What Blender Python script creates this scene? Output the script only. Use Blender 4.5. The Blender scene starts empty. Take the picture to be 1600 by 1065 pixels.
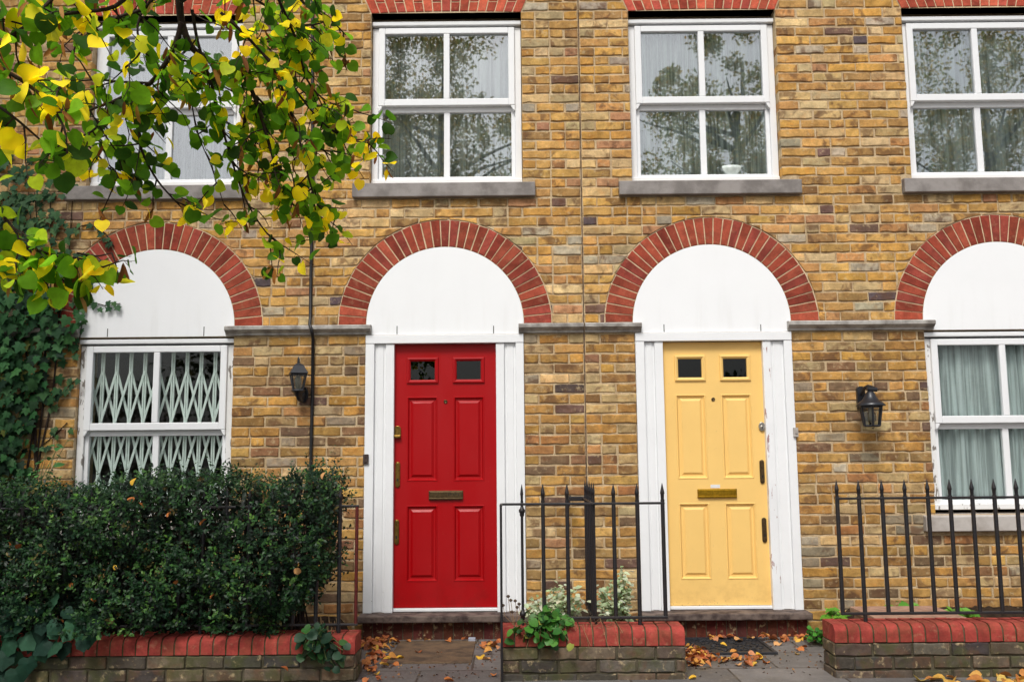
import bpy, math, random
import numpy as np
from mathutils import Vector, Matrix

random.seed(7)
rng = np.random.default_rng(11)
PI = math.pi
scene = bpy.context.scene
COL = scene.collection

# ------------------------------------------------------------------ camera
CAM = np.array([0.0, -6.9, 1.34])
RM = np.array([[0.999955656, -0.008886276, -0.003117762],
               [0.004197849, 0.124246280, 0.992242531],
               [-0.008429970, -0.992211619, 0.124278073]])
FPX = 1450.0
cam = bpy.data.cameras.new('camera')
camo = bpy.data.objects.new('camera', cam)
COL.objects.link(camo)
cam.sensor_width = 36.0
cam.lens = FPX / 1600 * 36
cam.clip_end = 1000
m = Matrix.Identity(4)
for i in range(3):
    m[i][0] = RM[i][0]; m[i][1] = -RM[i][1]; m[i][2] = -RM[i][2]; m[i][3] = CAM[i]
camo.matrix_world = m
scene.camera = camo


def at(px, py, Y):
    """point at depth Y of the world that the photograph shows at (px, py)"""
    d = RM @ np.array([(px - 800) / FPX, (py - 532.5) / FPX, 1.0])
    return CAM + d * ((Y - CAM[1]) / d[1])


def ground_at(px, py, Z):
    d = RM @ np.array([(px - 800) / FPX, (py - 532.5) / FPX, 1.0])
    return CAM + d * ((Z - CAM[2]) / d[2])


GZ = 0.06   # level of the paving


# ------------------------------------------------------------------ mesh builder
class MB:
    def __init__(s):
        s.v = []; s.f = []; s.mi = []; s.c = []; s.sm = []

    def add(s, vs, fs, mi=0, col=None, smooth=False):
        o = len(s.v)
        s.v.extend([tuple(p) for p in vs])
        s.c.extend([col or (1, 1, 1, 1)] * len(vs))
        for f in fs:
            s.f.append(tuple(i + o for i in f)); s.mi.append(mi); s.sm.append(smooth)

    def box(s, x0, x1, y0, y1, z0, z1, mi=0, col=None):
        s.add([(x0, y0, z0), (x1, y0, z0), (x1, y1, z0), (x0, y1, z0), (x0, y0, z1), (x1, y0, z1), (x1, y1, z1), (x0, y1, z1)],
              [(0, 1, 5, 4), (1, 2, 6, 5), (2, 3, 7, 6), (3, 0, 4, 7), (4, 5, 6, 7), (3, 2, 1, 0)], mi, col)

    def tube(s, path, rad, n=8, mi=0, cap=True, smooth=True, col=None):
        path = [Vector(p) for p in path]
        if not hasattr(rad, '__len__'): rad = [rad] * len(path)
        rings = []
        up = None
        for i, p in enumerate(path):
            a = path[max(i - 1, 0)]; b = path[min(i + 1, len(path) - 1)]
            t = (b - a).normalized()
            if up is None:
                up = Vector((0, 0, 1)) if abs(t.z) < .9 else Vector((0, 1, 0))
            u = t.cross(up)
            if u.length < 1e-4: u = t.cross(Vector((1, 0, 0)))
            u.normalize(); w = u.cross(t); up = w
            rings.append([p + (u * math.cos(2 * PI * (k + .5) / n) + w * math.sin(2 * PI * (k + .5) / n)) * rad[i] for k in range(n)])
        vs = [q for r in rings for q in r]
        fs = []
        for i in range(len(rings) - 1):
            for k in range(n):
                fs.append((i * n + k, i * n + (k + 1) % n, (i + 1) * n + (k + 1) % n, (i + 1) * n + k))
        s.add(vs, fs, mi, col, smooth)
        if cap:
            s.add(rings[0], [tuple(range(n))[::-1]], mi, col); s.add(rings[-1], [tuple(range(n))], mi, col)

    def lathe(s, prof, cx, cy, n=16, mi=0, rot=0.0, smooth=True, cap=True):
        """prof: list of (r, z) ; n-sided solid about a vertical axis"""
        vs = []
        for r, z in prof:
            for k in range(n):
                a = 2 * PI * k / n + rot
                vs.append((cx + r * math.cos(a), cy + r * math.sin(a), z))
        fs = []
        for i in range(len(prof) - 1):
            for k in range(n):
                fs.append((i * n + k, i * n + (k + 1) % n, (i + 1) * n + (k + 1) % n, (i + 1) * n + k))
        s.add(vs, fs, mi, None, smooth)
        if cap:
            s.add(vs[:n], [tuple(range(n))[::-1]], mi); s.add(vs[-n:], [tuple(range(n))], mi)

    def prism(s, poly, y0, y1, mi=0, col=None):
        """poly in (x, z), counter-clockwise seen from -Y; front at y0"""
        n = len(poly)
        vs = [(x, y0, z) for x, z in poly] + [(x, y1, z) for x, z in poly]
        fs = [tuple(range(n)), tuple(range(2 * n - 1, n - 1, -1))]
        for k in range(n):
            fs.append((k, k + n, (k + 1) % n + n, (k + 1) % n))
        s.add(vs, fs, mi, col)

    def wedge(s, quad, y0, y1, ins=.004, dep=.003, mi=0, col=None):
        """brick-like solid from a quad in (x, z): front face inset and its rim set back"""
        c = np.mean(quad, axis=0)
        inner = []
        for p in quad:
            d = c - np.array(p); L = np.linalg.norm(d)
            inner.append(tuple(np.array(p) + d / L * ins * 1.4))
        vs = [(x, y0, z) for x, z in inner] + [(x, y0 + dep, z) for x, z in quad] + [(x, y1, z) for x, z in quad]
        fs = [(0, 1, 2, 3)]
        for k in range(4):
            l = (k + 1) % 4
            fs += [(k, k + 4, l + 4, l), (k + 4, k + 8, l + 8, l + 4)]
        s.add(vs, fs, mi, col)

    def build(s, name, mats, parent=None, bevel=0.0, col=False, seg=2):
        me = bpy.data.meshes.new(name)
        me.from_pydata(s.v, [], s.f)
        if not isinstance(mats, (list, tuple)): mats = [mats]
        for mm in mats: me.materials.append(mm)
        me.polygons.foreach_set('material_index', s.mi)
        me.polygons.foreach_set('use_smooth', s.sm)
        if col:
            a = me.color_attributes.new('tint', 'FLOAT_COLOR', 'POINT')
            a.data.foreach_set('color', np.array(s.c, dtype=np.float32).ravel())
        me.update()
        o = bpy.data.objects.new(name, me); COL.objects.link(o)
        if parent: o.parent = parent
        if bevel:
            b = o.modifiers.new('bevel', 'BEVEL'); b.width = bevel; b.segments = seg; b.limit_method = 'ANGLE'; b.angle_limit = .7
        return o


def thing(name, label, cat, loc=(0, 0, 0), group=None):
    o = bpy.data.objects.new(name, None); COL.objects.link(o)
    o.empty_display_size = .1
    # geometry is written in world coordinates: the Empty sits at the base, its parts are shifted back
    o.location = loc
    tag(o, label, cat, group)
    return o


def tag(o, label, cat, group=None, kind=None):
    o['label'] = label; o['category'] = cat
    if group: o['group'] = group
    if kind: o['kind'] = kind
    return o


def settle():
    """children of Empties were written in world coordinates: undo the parent's offset"""
    for o in list(COL.objects):
        if o.type == 'MESH' and o.parent and o.parent.type == 'EMPTY' and not o.get('_local'):
            o.matrix_parent_inverse = Matrix.Translation(-Vector(o.parent.location))
        if '_local' in o: del o['_local']


def struct(o):
    o['kind'] = 'structure'; return o


# ------------------------------------------------------------------ materials
def lin(r, g, b):
    f = lambda c: c / 12.92 if c <= .04045 else ((c + .055) / 1.055) ** 2.4
    return (f(r / 255), f(g / 255), f(b / 255), 1)


class NT:
    def __init__(s, name):
        s.m = bpy.data.materials.new(name); s.m.use_nodes = True
        s.t = s.m.node_tree; s.n = s.t.nodes; s.l = s.t.links
        s.b = s.n.get('Principled BSDF'); s.out = s.n.get('Material Output')

    def node(s, t, **k):
        q = s.n.new(t)
        for a, b in k.items():
            if a.startswith('i_'):
                key = a[2:]
                key = int(key) if key.isdigit() else key
                q.inputs[key].default_value = b
            else: setattr(q, a, b)
        return q

    def link(s, a, b): s.l.new(a, b)

    def coord(s, kind='Object', scale=None):
        c = s.node('ShaderNodeTexCoord')
        if scale is None: return c.outputs[kind]
        mp = s.node('ShaderNodeMapping'); mp.inputs['Scale'].default_value = scale
        s.link(c.outputs[kind], mp.inputs['Vector']); return mp.outputs[0]

    def noise(s, scale, detail=4, rough=.55, vec=None, dist=0.0):
        q = s.node('ShaderNodeTexNoise'); q.inputs['Scale'].default_value = scale
        q.inputs['Detail'].default_value = detail; q.inputs['Roughness'].default_value = rough; q.inputs['Distortion'].default_value = dist
        s.link(vec if vec is not None else s.coord(), q.inputs['Vector']); return q.outputs['Fac']

    def ramp(s, fac, a, b, ca=0.0, cb=1.0):
        q = s.node('ShaderNodeMapRange'); q.clamp = True; q.interpolation_type = 'SMOOTHSTEP'
        q.inputs[1].default_value = a; q.inputs[2].default_value = b; q.inputs[3].default_value = ca; q.inputs[4].default_value = cb
        s.link(fac, q.inputs[0]); return q.outputs[0]

    def mix(s, fac, a, b, mode='MIX'):
        q = s.node('ShaderNodeMix', data_type='RGBA', blend_type=mode)
        for i, x in ((0, fac), (6, a), (7, b)):
            if hasattr(x, 'links'): s.link(x, q.inputs[i])
            else: q.inputs[i].default_value = x
        return q.outputs[2]

    def math(s, op, a, b=None):
        q = s.node('ShaderNodeMath', operation=op)
        for i, x in ((0, a), (1, b)):
            if x is None: continue
            if hasattr(x, 'links'): s.link(x, q.inputs[i])
            else: q.inputs[i].default_value = x
        return q.outputs[0]

    def bump(s, h, strength=.3, dist=.01):
        q = s.node('ShaderNodeBump'); q.inputs['Strength'].default_value = strength; q.inputs['Distance'].default_value = dist
        s.link(h, q.inputs['Height']); s.link(q.outputs[0], s.b.inputs['Normal'])

    def base(s, c):
        if hasattr(c, 'links'): s.link(c, s.b.inputs['Base Color'])
        else: s.b.inputs['Base Color'].default_value = c

    def rough(s, r, spec=None):
        if hasattr(r, 'links'): s.link(r, s.b.inputs['Roughness'])
        else: s.b.inputs['Roughness'].default_value = r
        if spec is not None: s.b.inputs['Specular IOR Level'].default_value = spec

    def attr(s, name='tint'):
        q = s.node('ShaderNodeAttribute'); q.attribute_name = name; return q


def mat_brick(name, burn=1.0, moss=0.0, grime_z=None, pale_amt=.5, warm_amt=.45):
    t = NT(name)
    a = t.attr()
    obj = t.coord()
    fine = t.noise(70, 5, .65)
    c = t.mix(1.0, a.outputs['Color'], t.mix(fine, (.62, .60, .56, 1), (1.3, 1.3, 1.28, 1)), 'MULTIPLY')
    c = t.mix(1.0, c, t.mix(t.ramp(t.noise(11, 4, .6, None, .5), .3, .7), (.74, .72, .70, 1), (1.22, 1.2, 1.16, 1)), 'MULTIPLY')
    # per-brick shift of the pattern so neighbouring bricks do not share it
    sh = t.node('ShaderNodeVectorMath', operation='ADD')
    comb = t.node('ShaderNodeCombineXYZ')
    k = t.math('MULTIPLY', a.outputs['Alpha'], 37.0)
    for i in range(3): t.link(k, comb.inputs[i])
    t.link(obj, sh.inputs[0]); t.link(comb.outputs[0], sh.inputs[1])
    pv = sh.outputs[0]
    n1 = t.noise(8.5, 3, .6, pv, .6)
    thr = t.math('ADD', n1, t.math('MULTIPLY', a.outputs['Alpha'], .17))
    dark = t.ramp(thr, .61, .76, 0, .70 * burn)
    c = t.mix(dark, c, t.mix(t.noise(4, 1, .5, pv), lin(66, 50, 50), lin(126, 88, 56)))
    n2 = t.noise(17, 2, .5, pv, .8)
    warm = t.ramp(n2, .52, .74, 0, warm_amt)
    c = t.mix(warm, c, t.mix(1.0, c, (1.06, .84, .64, 1), 'MULTIPLY'))
    n3 = t.noise(24, 4, .6, pv)
    pale = t.ramp(n3, .56, .72, 0, pale_amt)
    c = t.mix(pale, c, lin(205, 182, 140))
    pit = t.ramp(t.noise(150, 2, .6), .30, .22, 0, .7)
    c = t.mix(pit, c, lin(70, 52, 40))
    sep = t.node('ShaderNodeSeparateXYZ'); geo = t.node('ShaderNodeNewGeometry'); t.link(geo.outputs['Position'], sep.inputs[0])
    if grime_z:
        gz = t.math('ADD', sep.outputs[2], t.math('MULTIPLY', t.noise(2.2, 4, .6), .9))
        g = t.ramp(gz, grime_z, grime_z - .7, 0, .75)
        c = t.mix(g, c, t.mix(1.0, c, lin(150, 160, 105), 'MULTIPLY'))
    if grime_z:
        # old sooty, damp drifts over many bricks; darker runs at sill height and a darker ragged band under the string course
        soot_and_bands = t.ramp(t.noise(.75, 5, .62), .48, .70, 0, .5)
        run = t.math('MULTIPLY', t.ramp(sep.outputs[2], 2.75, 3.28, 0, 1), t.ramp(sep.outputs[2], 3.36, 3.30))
        soot_and_bands = t.math('MAXIMUM', soot_and_bands, t.math('MULTIPLY', run, t.ramp(t.noise(5, 4, .6, t.coord('Object', (1, 1, .22))), .46, .66, 0, .55)))
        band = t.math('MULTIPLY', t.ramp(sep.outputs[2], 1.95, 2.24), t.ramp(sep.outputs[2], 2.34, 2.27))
        soot_and_bands = t.math('MAXIMUM', soot_and_bands, t.math('MULTIPLY', band, t.ramp(t.noise(3, 4, .6), .35, .65, .15, .55)))
        c = t.mix(soot_and_bands, c, t.mix(1.0, c, (.56, .54, .52, 1), 'MULTIPLY'))
    if moss:
        g = t.ramp(t.noise(7, 5, .65), .46, .62, 0, moss)
        c = t.mix(g, c, lin(72, 76, 40))
    t.base(c); t.rough(.92, .2)
    t.bump(t.math('ADD', t.math('MULTIPLY', fine, .6), t.math('MULTIPLY', n3, .8)), .55, .006)
    return t.m


def mat_mortar(name, ca, cb, grime_z=None):
    t = NT(name)
    c = t.mix(t.ramp(t.noise(9, 5, .65), .35, .65), ca, cb)
    c = t.mix(t.ramp(t.noise(90, 3, .6), .56, .70, 0, .45), c, lin(92, 78, 60))
    if grime_z:
        sep = t.node('ShaderNodeSeparateXYZ'); geo = t.node('ShaderNodeNewGeometry'); t.link(geo.outputs['Position'], sep.inputs[0])
        gz = t.math('ADD', sep.outputs[2], t.math('MULTIPLY', t.noise(2.2, 4, .6), .9))
        g = t.ramp(gz, grime_z, grime_z - .7, 0, .8)
        c = t.mix(g, c, t.mix(1.0, c, lin(140, 145, 105), 'MULTIPLY'))
    t.base(c); t.rough(.95, .1)
    t.bump(t.noise(160, 4, .7), .8, .006)
    return t.m


def mat_paint(name, col, rough=.4, chip=None, chip_amt=.0, bump=.08, dirt=0.15, spec=.5, stretch=(1, 1, 1), thr=.70, streak=None, foot=None):
    t = NT(name)
    c = t.mix(t.ramp(t.noise(3.5, 4, .6), .35, .7, 0, dirt), col, tuple(x * .72 for x in col[:3]) + (1,))
    c = t.mix(t.ramp(t.noise(60, 3, .6), .66, .76, 0, dirt), c, lin(120, 110, 95))
    if chip:
        v = t.coord('Object', stretch)
        n = t.noise(26, 4, .6, v, .3)
        w = t.noise(5, 2, .5)
        k = t.ramp(t.math('ADD', n, t.math('MULTIPLY', w, .25)), thr + .125, thr + .165, 0, chip_amt)
        c = t.mix(k, c, chip)
    if streak or foot:
        sep = t.node('ShaderNodeSeparateXYZ'); geo = t.node('ShaderNodeNewGeometry'); t.link(geo.outputs['Position'], sep.inputs[0])
    if streak:      # rain streaks and grime that gathers towards the lower edge
        v = t.noise(9, 4, .6, t.coord('Object', (1, 1, .10)))
        k = t.math('MULTIPLY', t.ramp(sep.outputs[2], streak, 2.26, .12, 1), t.ramp(v, .48, .72, 0, .13))
        c = t.mix(k, c, lin(176, 172, 160))
    if foot:        # kicked and splashed foot of the door
        k = t.math('MULTIPLY', t.ramp(sep.outputs[2], .62, .26, 0, 1), t.ramp(t.noise(11, 5, .65), .40, .70, 0, .32))
        c = t.mix(k, c, foot)
        k = t.math('MULTIPLY', t.ramp(t.noise(70, 3, .6), .62, .70), t.ramp(sep.outputs[2], .34, .26, 0, .7))
        c = t.mix(k, c, lin(60, 44, 34))
        rough_n = t.ramp(t.noise(6, 4, .6, t.coord('Object', (1, 1, .3))), .3, .7, rough * .8, rough * 1.35)
        t.base(c); t.rough(rough_n, spec)
    else:
        t.base(c); t.rough(rough, spec)
    if bump: t.bump(t.noise(38, 4, .6), bump, .004)
    return t.m


def mat_simple(name, col, rough=.6, metal=0.0, var=.25, scale=20, bump=0.0, spec=.5, col2=None, bscale=60):
    t = NT(name)
    c2 = col2 or tuple(x * (1 - var) for x in col[:3]) + (1,)
    t.base(t.mix(t.ramp(t.noise(scale, 5, .6), .35, .68), col, c2))
    t.rough(rough, spec); t.b.inputs['Metallic'].default_value = metal
    if bump: t.bump(t.noise(bscale, 4, .6), bump, .005)
    return t.m


def mat_leaf(name, rough=.45, trans=.35, spec=.4, var=.35, scale=30, gain=1.0, spots=0.0):
    """colour comes from the leaf itself (attribute), light also passes through the blade"""
    t = NT(name)
    a = t.attr()
    n = t.noise(scale, 3, .6)
    c = t.mix(1.0, a.outputs['Color'], t.mix(n, ((1 - var) * gain,) * 3 + (1,), ((1 + var) * gain,) * 3 + (1,)), 'MULTIPLY')
    if spots:
        c = t.mix(t.ramp(t.noise(scale * 4, 2, .5), .66, .72, 0, spots), c, lin(105, 70, 25))
    t.base(c); t.rough(rough, spec)
    tr = t.node('ShaderNodeBsdfTranslucent'); t.link(c, tr.inputs[0])
    mx = t.node('ShaderNodeMixShader'); mx.inputs[0].default_value = trans
    t.link(t.b.outputs[0], mx.inputs[1]); t.link(tr.outputs[0], mx.inputs[2]); t.link(mx.outputs[0], t.out.inputs[0])
    return t.m


def mat_glass(name, refl=.09, tint=(.82, .88, .86, 1), boost=1.6, rough=0.011):
    t = NT(name)
    tr = t.node('ShaderNodeBsdfTransparent'); tr.inputs[0].default_value = tint
    gl = t.node('ShaderNodeBsdfGlossy'); gl.inputs['Roughness'].default_value = rough; gl.inputs[0].default_value = (.96, .98, 1, 1)
    fr = t.node('ShaderNodeFresnel'); fr.inputs[0].default_value = 1.5
    f = t.math('MINIMUM', t.math('ADD', t.math('MULTIPLY', fr.outputs[0], boost), refl), 1.0)
    # old float glass: slight waviness
    bp = t.node('ShaderNodeBump'); bp.inputs['Strength'].default_value = .02; bp.inputs['Distance'].default_value = .02
    t.link(t.noise(3.0, 1, .4), bp.inputs['Height']); t.link(bp.outputs[0], gl.inputs['Normal'])
    mx = t.node('ShaderNodeMixShader'); t.link(f, mx.inputs[0]); t.link(tr.outputs[0], mx.inputs[1]); t.link(gl.outputs[0], mx.inputs[2])
    t.link(mx.outputs[0], t.out.inputs[0])
    t.n.remove(t.b)
    return t.m


def mat_cloth(name, col, trans=.5):
    t = NT(name)
    wv = t.noise(26, 3, .6, t.coord('Object', (1, 1, .03)))
    c = t.mix(t.ramp(wv, .40, .60), col, tuple(x * .55 for x in col[:3]) + (1,))  # fold shading put into the cloth colour as darker vertical stripes
    t.base(c); t.rough(.95, .1)
    tr = t.node('ShaderNodeBsdfTranslucent'); t.link(c, tr.inputs[0])
    mx = t.node('ShaderNodeMixShader'); mx.inputs[0].default_value = trans
    t.link(t.b.outputs[0], mx.inputs[1]); t.link(tr.outputs[0], mx.inputs[2]); t.link(mx.outputs[0], t.out.inputs[0])
    return t.m


WHITE = (.84, .85, .86, 1)
M = {}
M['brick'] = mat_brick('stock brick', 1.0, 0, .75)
M['mortar'] = mat_mortar('lime mortar', lin(208, 186, 150), lin(178, 152, 118), .75)
M['redbrick'] = mat_brick('red rubbed brick', .12, pale_amt=.12, warm_amt=.2)
M['redmortar'] = mat_mortar('pale mortar', lin(226, 204, 170), lin(205, 180, 145))
M['greybrick'] = mat_brick('weathered wall brick', .6, .55)
M['greymortar'] = mat_mortar('dark mortar', lin(95, 88, 72), lin(70, 66, 52))
M['coping'] = mat_brick('red bullnose brick', .18, .22, pale_amt=.16, warm_amt=.1)
M['copmortar'] = mat_mortar('mossy mortar', lin(92, 84, 66), lin(60, 62, 38))
M['white'] = mat_paint('white gloss paint', WHITE, .42, lin(120, 105, 90), .75, .06, .14, thr=.74)
M['window_white'] = mat_paint('white window paint', (.83, .84, .85, 1), .38, lin(110, 100, 88), .6, .05, .12, thr=.76)
M['window_worn'] = mat_paint('worn window paint', (.80, .80, .79, 1), .5, lin(96, 84, 72), .85, .25, .3, stretch=(1, 1, .35), thr=.57)
M['panel_white'] = mat_paint('white rendered panel', (.87, .88, .89, 1), .6, None, 0, .08, .06, streak=2.62)
M['peel'] = mat_paint('peeling white paint', WHITE, .5, lin(140, 72, 60), .8, .25, .25, stretch=(1, 1, .22), thr=.60)
M['red'] = mat_paint('red door paint', (.37, .0012, .0036, 1), .36, None, 0, .07, .14, .28, foot=lin(104, 22, 18))
M['yellow'] = mat_paint('yellow door paint', (.90, .585, .19, 1), .42, None, 0, .08, .14, .35, foot=lin(196, 150, 84))
M['sill'] = mat_simple('grey stone sill', lin(150, 144, 140), .8, 0, .25, 6, .3, .3, lin(118, 112, 108))
M['pale_sill'] = mat_simple('pale stone sill', lin(186, 180, 174), .8, 0, .25, 6, .3, .3, lin(158, 150, 142))
M['string'] = mat_simple('weathered string stone', lin(186, 182, 176), .85, 0, .35, 9, .5, .3, lin(130, 124, 118))
M['iron'] = mat_simple('black railing paint', (.013, .013, .016, 1), .42, 0, .4, 22, .5, .45, (.020, .015, .014, 1), 90)
M['rust'] = mat_simple('rusty red railing paint', lin(96, 30, 24), .6, 0, .4, 40, .25, .4)
M['brass'] = mat_simple('aged brass', lin(150, 118, 58), .34, .9, .45, 60, .1, .5)
M['brass2'] = mat_simple('bright brass', lin(196, 152, 40), .3, .9, .35, 60, .08, .5)
M['bronze'] = mat_simple('tarnished bronze', lin(100, 82, 56), .42, .8, .4, 60, .1, .5)
M['steel'] = mat_simple('brushed steel', lin(190, 186, 178), .3, .95, .2, 60, .05, .5)
M['black'] = mat_simple('black plastic', (.012, .012, .014, 1), .45, 0, .3, 30, 0, .5)
M['lamp_black'] = mat_simple('black lantern enamel', (.016, .018, .024, 1), .3, 0, .3, 30, .05, .6)
M['dark'] = mat_simple('dark gap', (.02, .018, .016, 1), .9)
M['room'] = mat_simple('dim room wall', (.10, .11, .10, 1), .9, 0, .2, 2)
M['wood'] = mat_simple('weathered dark wood', lin(112, 98, 90), .8, 0, .4, 12, .6, .3, lin(58, 46, 44))
M['riser'] = mat_brick('dark red step tile', .4)
M['flag'] = None
M['glass'] = mat_glass('window glass', .125, (.97, .985, .98, 1))
M['glass_low'] = mat_glass('street level glass', .0, (.97, .99, .98, 1), .5)
M['doorglass'] = mat_glass('door glass', .0, (.45, .48, .46, 1), .65)
M['lampglass'] = mat_glass('lantern glass', .05, (.75, .75, .68, 1), 1.0)
M['grille'] = mat_simple('mint painted steel', (.84, .93, .88, 1), .5, 0, .08, 20)
M['label'] = mat_simple('white sticker', (.75, .75, .74, 1), .6, 0, .1)
M['soil'] = mat_simple('dark garden soil', lin(62, 50, 40), .95, 0, .5, 25, .9, .1, lin(34, 28, 22), 40)
M['plank'] = mat_simple('pinkish paving slab', lin(176, 140, 120), .85, 0, .3, 20, .4, .2)
M['mat'] = mat_simple('black rubber', (.02, .021, .026, 1), .55, 0, .4, 60, .3, .4)
M['bark'] = mat_simple('dark twig bark', lin(58, 46, 40), .85, 0, .45, 40, .5, .2)
M['stem'] = mat_simple('green stem', lin(96, 108, 60), .7, 0, .3, 30)
M['drystem'] = mat_simple('dry stem', lin(150, 120, 84), .8, 0, .3, 30)
M['tree_leaf'] = mat_leaf('lime leaf', .5, .60, .16, .38, 40, gain=2.05, spots=.35)
M['bract'] = mat_leaf('dry bract', .7, .35, .2, .3, 60)
M['ivy'] = mat_leaf('ivy leaf', .6, .14, .14, .3, 40)
M['hedge'] = mat_leaf('box leaf', .42, .2, .26, .3, 60)
M['plant'] = mat_leaf('garden plant leaf', .45, .3, .35, .25, 50)
M['fallen'] = mat_leaf('fallen leaf', .6, .15, .3, .35, 60, spots=.5)
M['street'] = mat_leaf('street tree leaf', .6, .5, .2, .3, 3)


def mat_flags():
    t = NT('grey paving flags')
    obj = t.coord()
    rot = t.node('ShaderNodeMapping'); t.link(obj, rot.inputs[0]); rot.inputs['Location'].default_value = (.28, .62, 0)
    br = t.node('ShaderNodeTexBrick'); t.link(rot.outputs[0], br.inputs['Vector'])
    br.inputs['Scale'].default_value = 1.0; br.inputs['Brick Width'].default_value = .62; br.inputs['Row Height'].default_value = .44
    br.inputs['Mortar Size'].default_value = .007; br.inputs['Mortar Smooth'].default_value = .2; br.inputs['Bias'].default_value = 0
    br.inputs['Color1'].default_value = lin(118, 114, 112); br.inputs['Color2'].default_value = lin(96, 92, 90); br.inputs['Mortar'].default_value = lin(62, 52, 42)
    c = t.mix(t.ramp(t.noise(5, 5, .65), .3, .7, 0, .6), br.outputs['Color'], lin(84, 80, 76))
    c = t.mix(t.ramp(t.noise(60, 4, .65), .52, .72, 0, .4), c, lin(140, 134, 128))
    c = t.mix(t.ramp(t.noise(2.2, 4, .6), .56, .72, 0, .45), c, lin(88, 84, 56))
    t.base(c); t.rough(t.ramp(t.noise(4, 3, .6), .3, .7, .55, .9), .35)
    h = t.math('ADD', t.math('MULTIPLY', br.outputs['Fac'], -.8), t.math('MULTIPLY', t.noise(50, 4, .6), .35))
    t.bump(h, .6, .008)
    return t.m


M['flag'] = mat_flags()

# ------------------------------------------------------------------ openings of the front wall
JX = 0.519                      # joint between the two houses
SPRING = 2.335
ARCH = [-2.70, -0.524, 1.479, 3.655]
R_IN, R_OUT = .592, .800
W_UP = [(-3.275, -2.110), (-1.100, .067), (.912, 2.055), (3.050, 4.215)]
Z_UP = (3.440, 4.705)
SILL_UP = [(-3.425, -2.04), (-1.228, .165), (.804, 2.190), (2.967, 4.36)]
W_LOW = [(-3.270, -2.112), (3.068, 4.233)]
Z_LOW = (.938, 2.198)
DOORS = [(-1.117, .065), (.900, 2.067)]

rects = []                     # (x0, x1, z0, z1, deep)
for (a, b) in W_UP: rects.append((a - .004, b + .004, Z_UP[0] - .012, 4.800))
for (a, b) in SILL_UP: rects.append((a, b, 3.306, 3.432))
for (a, b) in W_LOW: rects.append((a - .004, b + .004, .90, 2.256))
for (a, b) in ((-3.42, -2.02), (2.969, 4.38)): rects.append((a, b, .779, .905))
for (a, b) in DOORS: rects.append((a - .003, b + .003, .0, 2.256))
for cx in ARCH: rects.append((cx - R_OUT - .008, cx + R_OUT + .008, 2.2565, SPRING))
HOLES = [r for r in rects if (r[3] == 4.800 or r[3] == 2.256)]
ZTOP, XL, XR = 6.2, -6.2, 6.2
LINT = [((a + b) / 2, (b - a) / 2) for a, b in W_UP]   # centre and half width


def push(x, z):
    """move a brick corner out of the arch rings and the splayed window heads; None-flag when inside"""
    inside = False
    for cx in ARCH:
        dx, dz = x - cx, z - SPRING
        r = math.hypot(dx, dz)
        if -.03 < dz < 0 and abs(dx) < R_OUT + .009:
            return cx + math.copysign(R_OUT + .009, dx), z, True
        if dz >= 0 and r < R_OUT + .009:
            s = (R_OUT + .009) / max(r, 1e-6); return cx + dx * s, SPRING + dz * s, True
    for cx, hw in LINT:
        if 4.8 - 1e-6 <= z <= 5.105:
            lim = hw + .012 + (z - 4.8) * .42
            if abs(x - cx) < lim: return cx + math.copysign(lim, x - cx), z, True
    return x, z, inside


PAL_UP = [((208, 160, 84), 12), ((202, 150, 70), 10), ((196, 148, 80), 8), ((212, 174, 112), 6), ((194, 168, 116), 4), ((184, 166, 134), 2.4),
          ((200, 146, 84), 2.5), ((186, 134, 90), 1.6), ((170, 130, 74), 3), ((128, 98, 78), 1.0), ((96, 80, 76), .5), ((218, 184, 126), 3)]
PAL_LOW = [((184, 136, 66), 11), ((174, 130, 68), 9), ((190, 144, 74), 8), ((162, 126, 72), 6), ((176, 144, 92), 5), ((160, 142, 110), 3),
           ((170, 118, 66), 4), ((146, 104, 68), 2.6), ((130, 102, 70), 3.4), ((110, 84, 66), 1.4), ((92, 74, 64), .5), ((192, 162, 108), 3)]


def pick(pal, rnd):
    tot = sum(w for _, w in pal); r = rnd.random() * tot
    for c, w in pal:
        r -= w
        if r <= 0: break
    k = .93 + .16 * rnd.random()
    c = [min(255, x * k + rnd.uniform(-2.5, 2.5)) for x in c]
    q = lin(*c)
    return (q[0] * .90 + .008, q[1] * .96 + .009, q[2] * 1.16 + .012, rnd.random())


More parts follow.
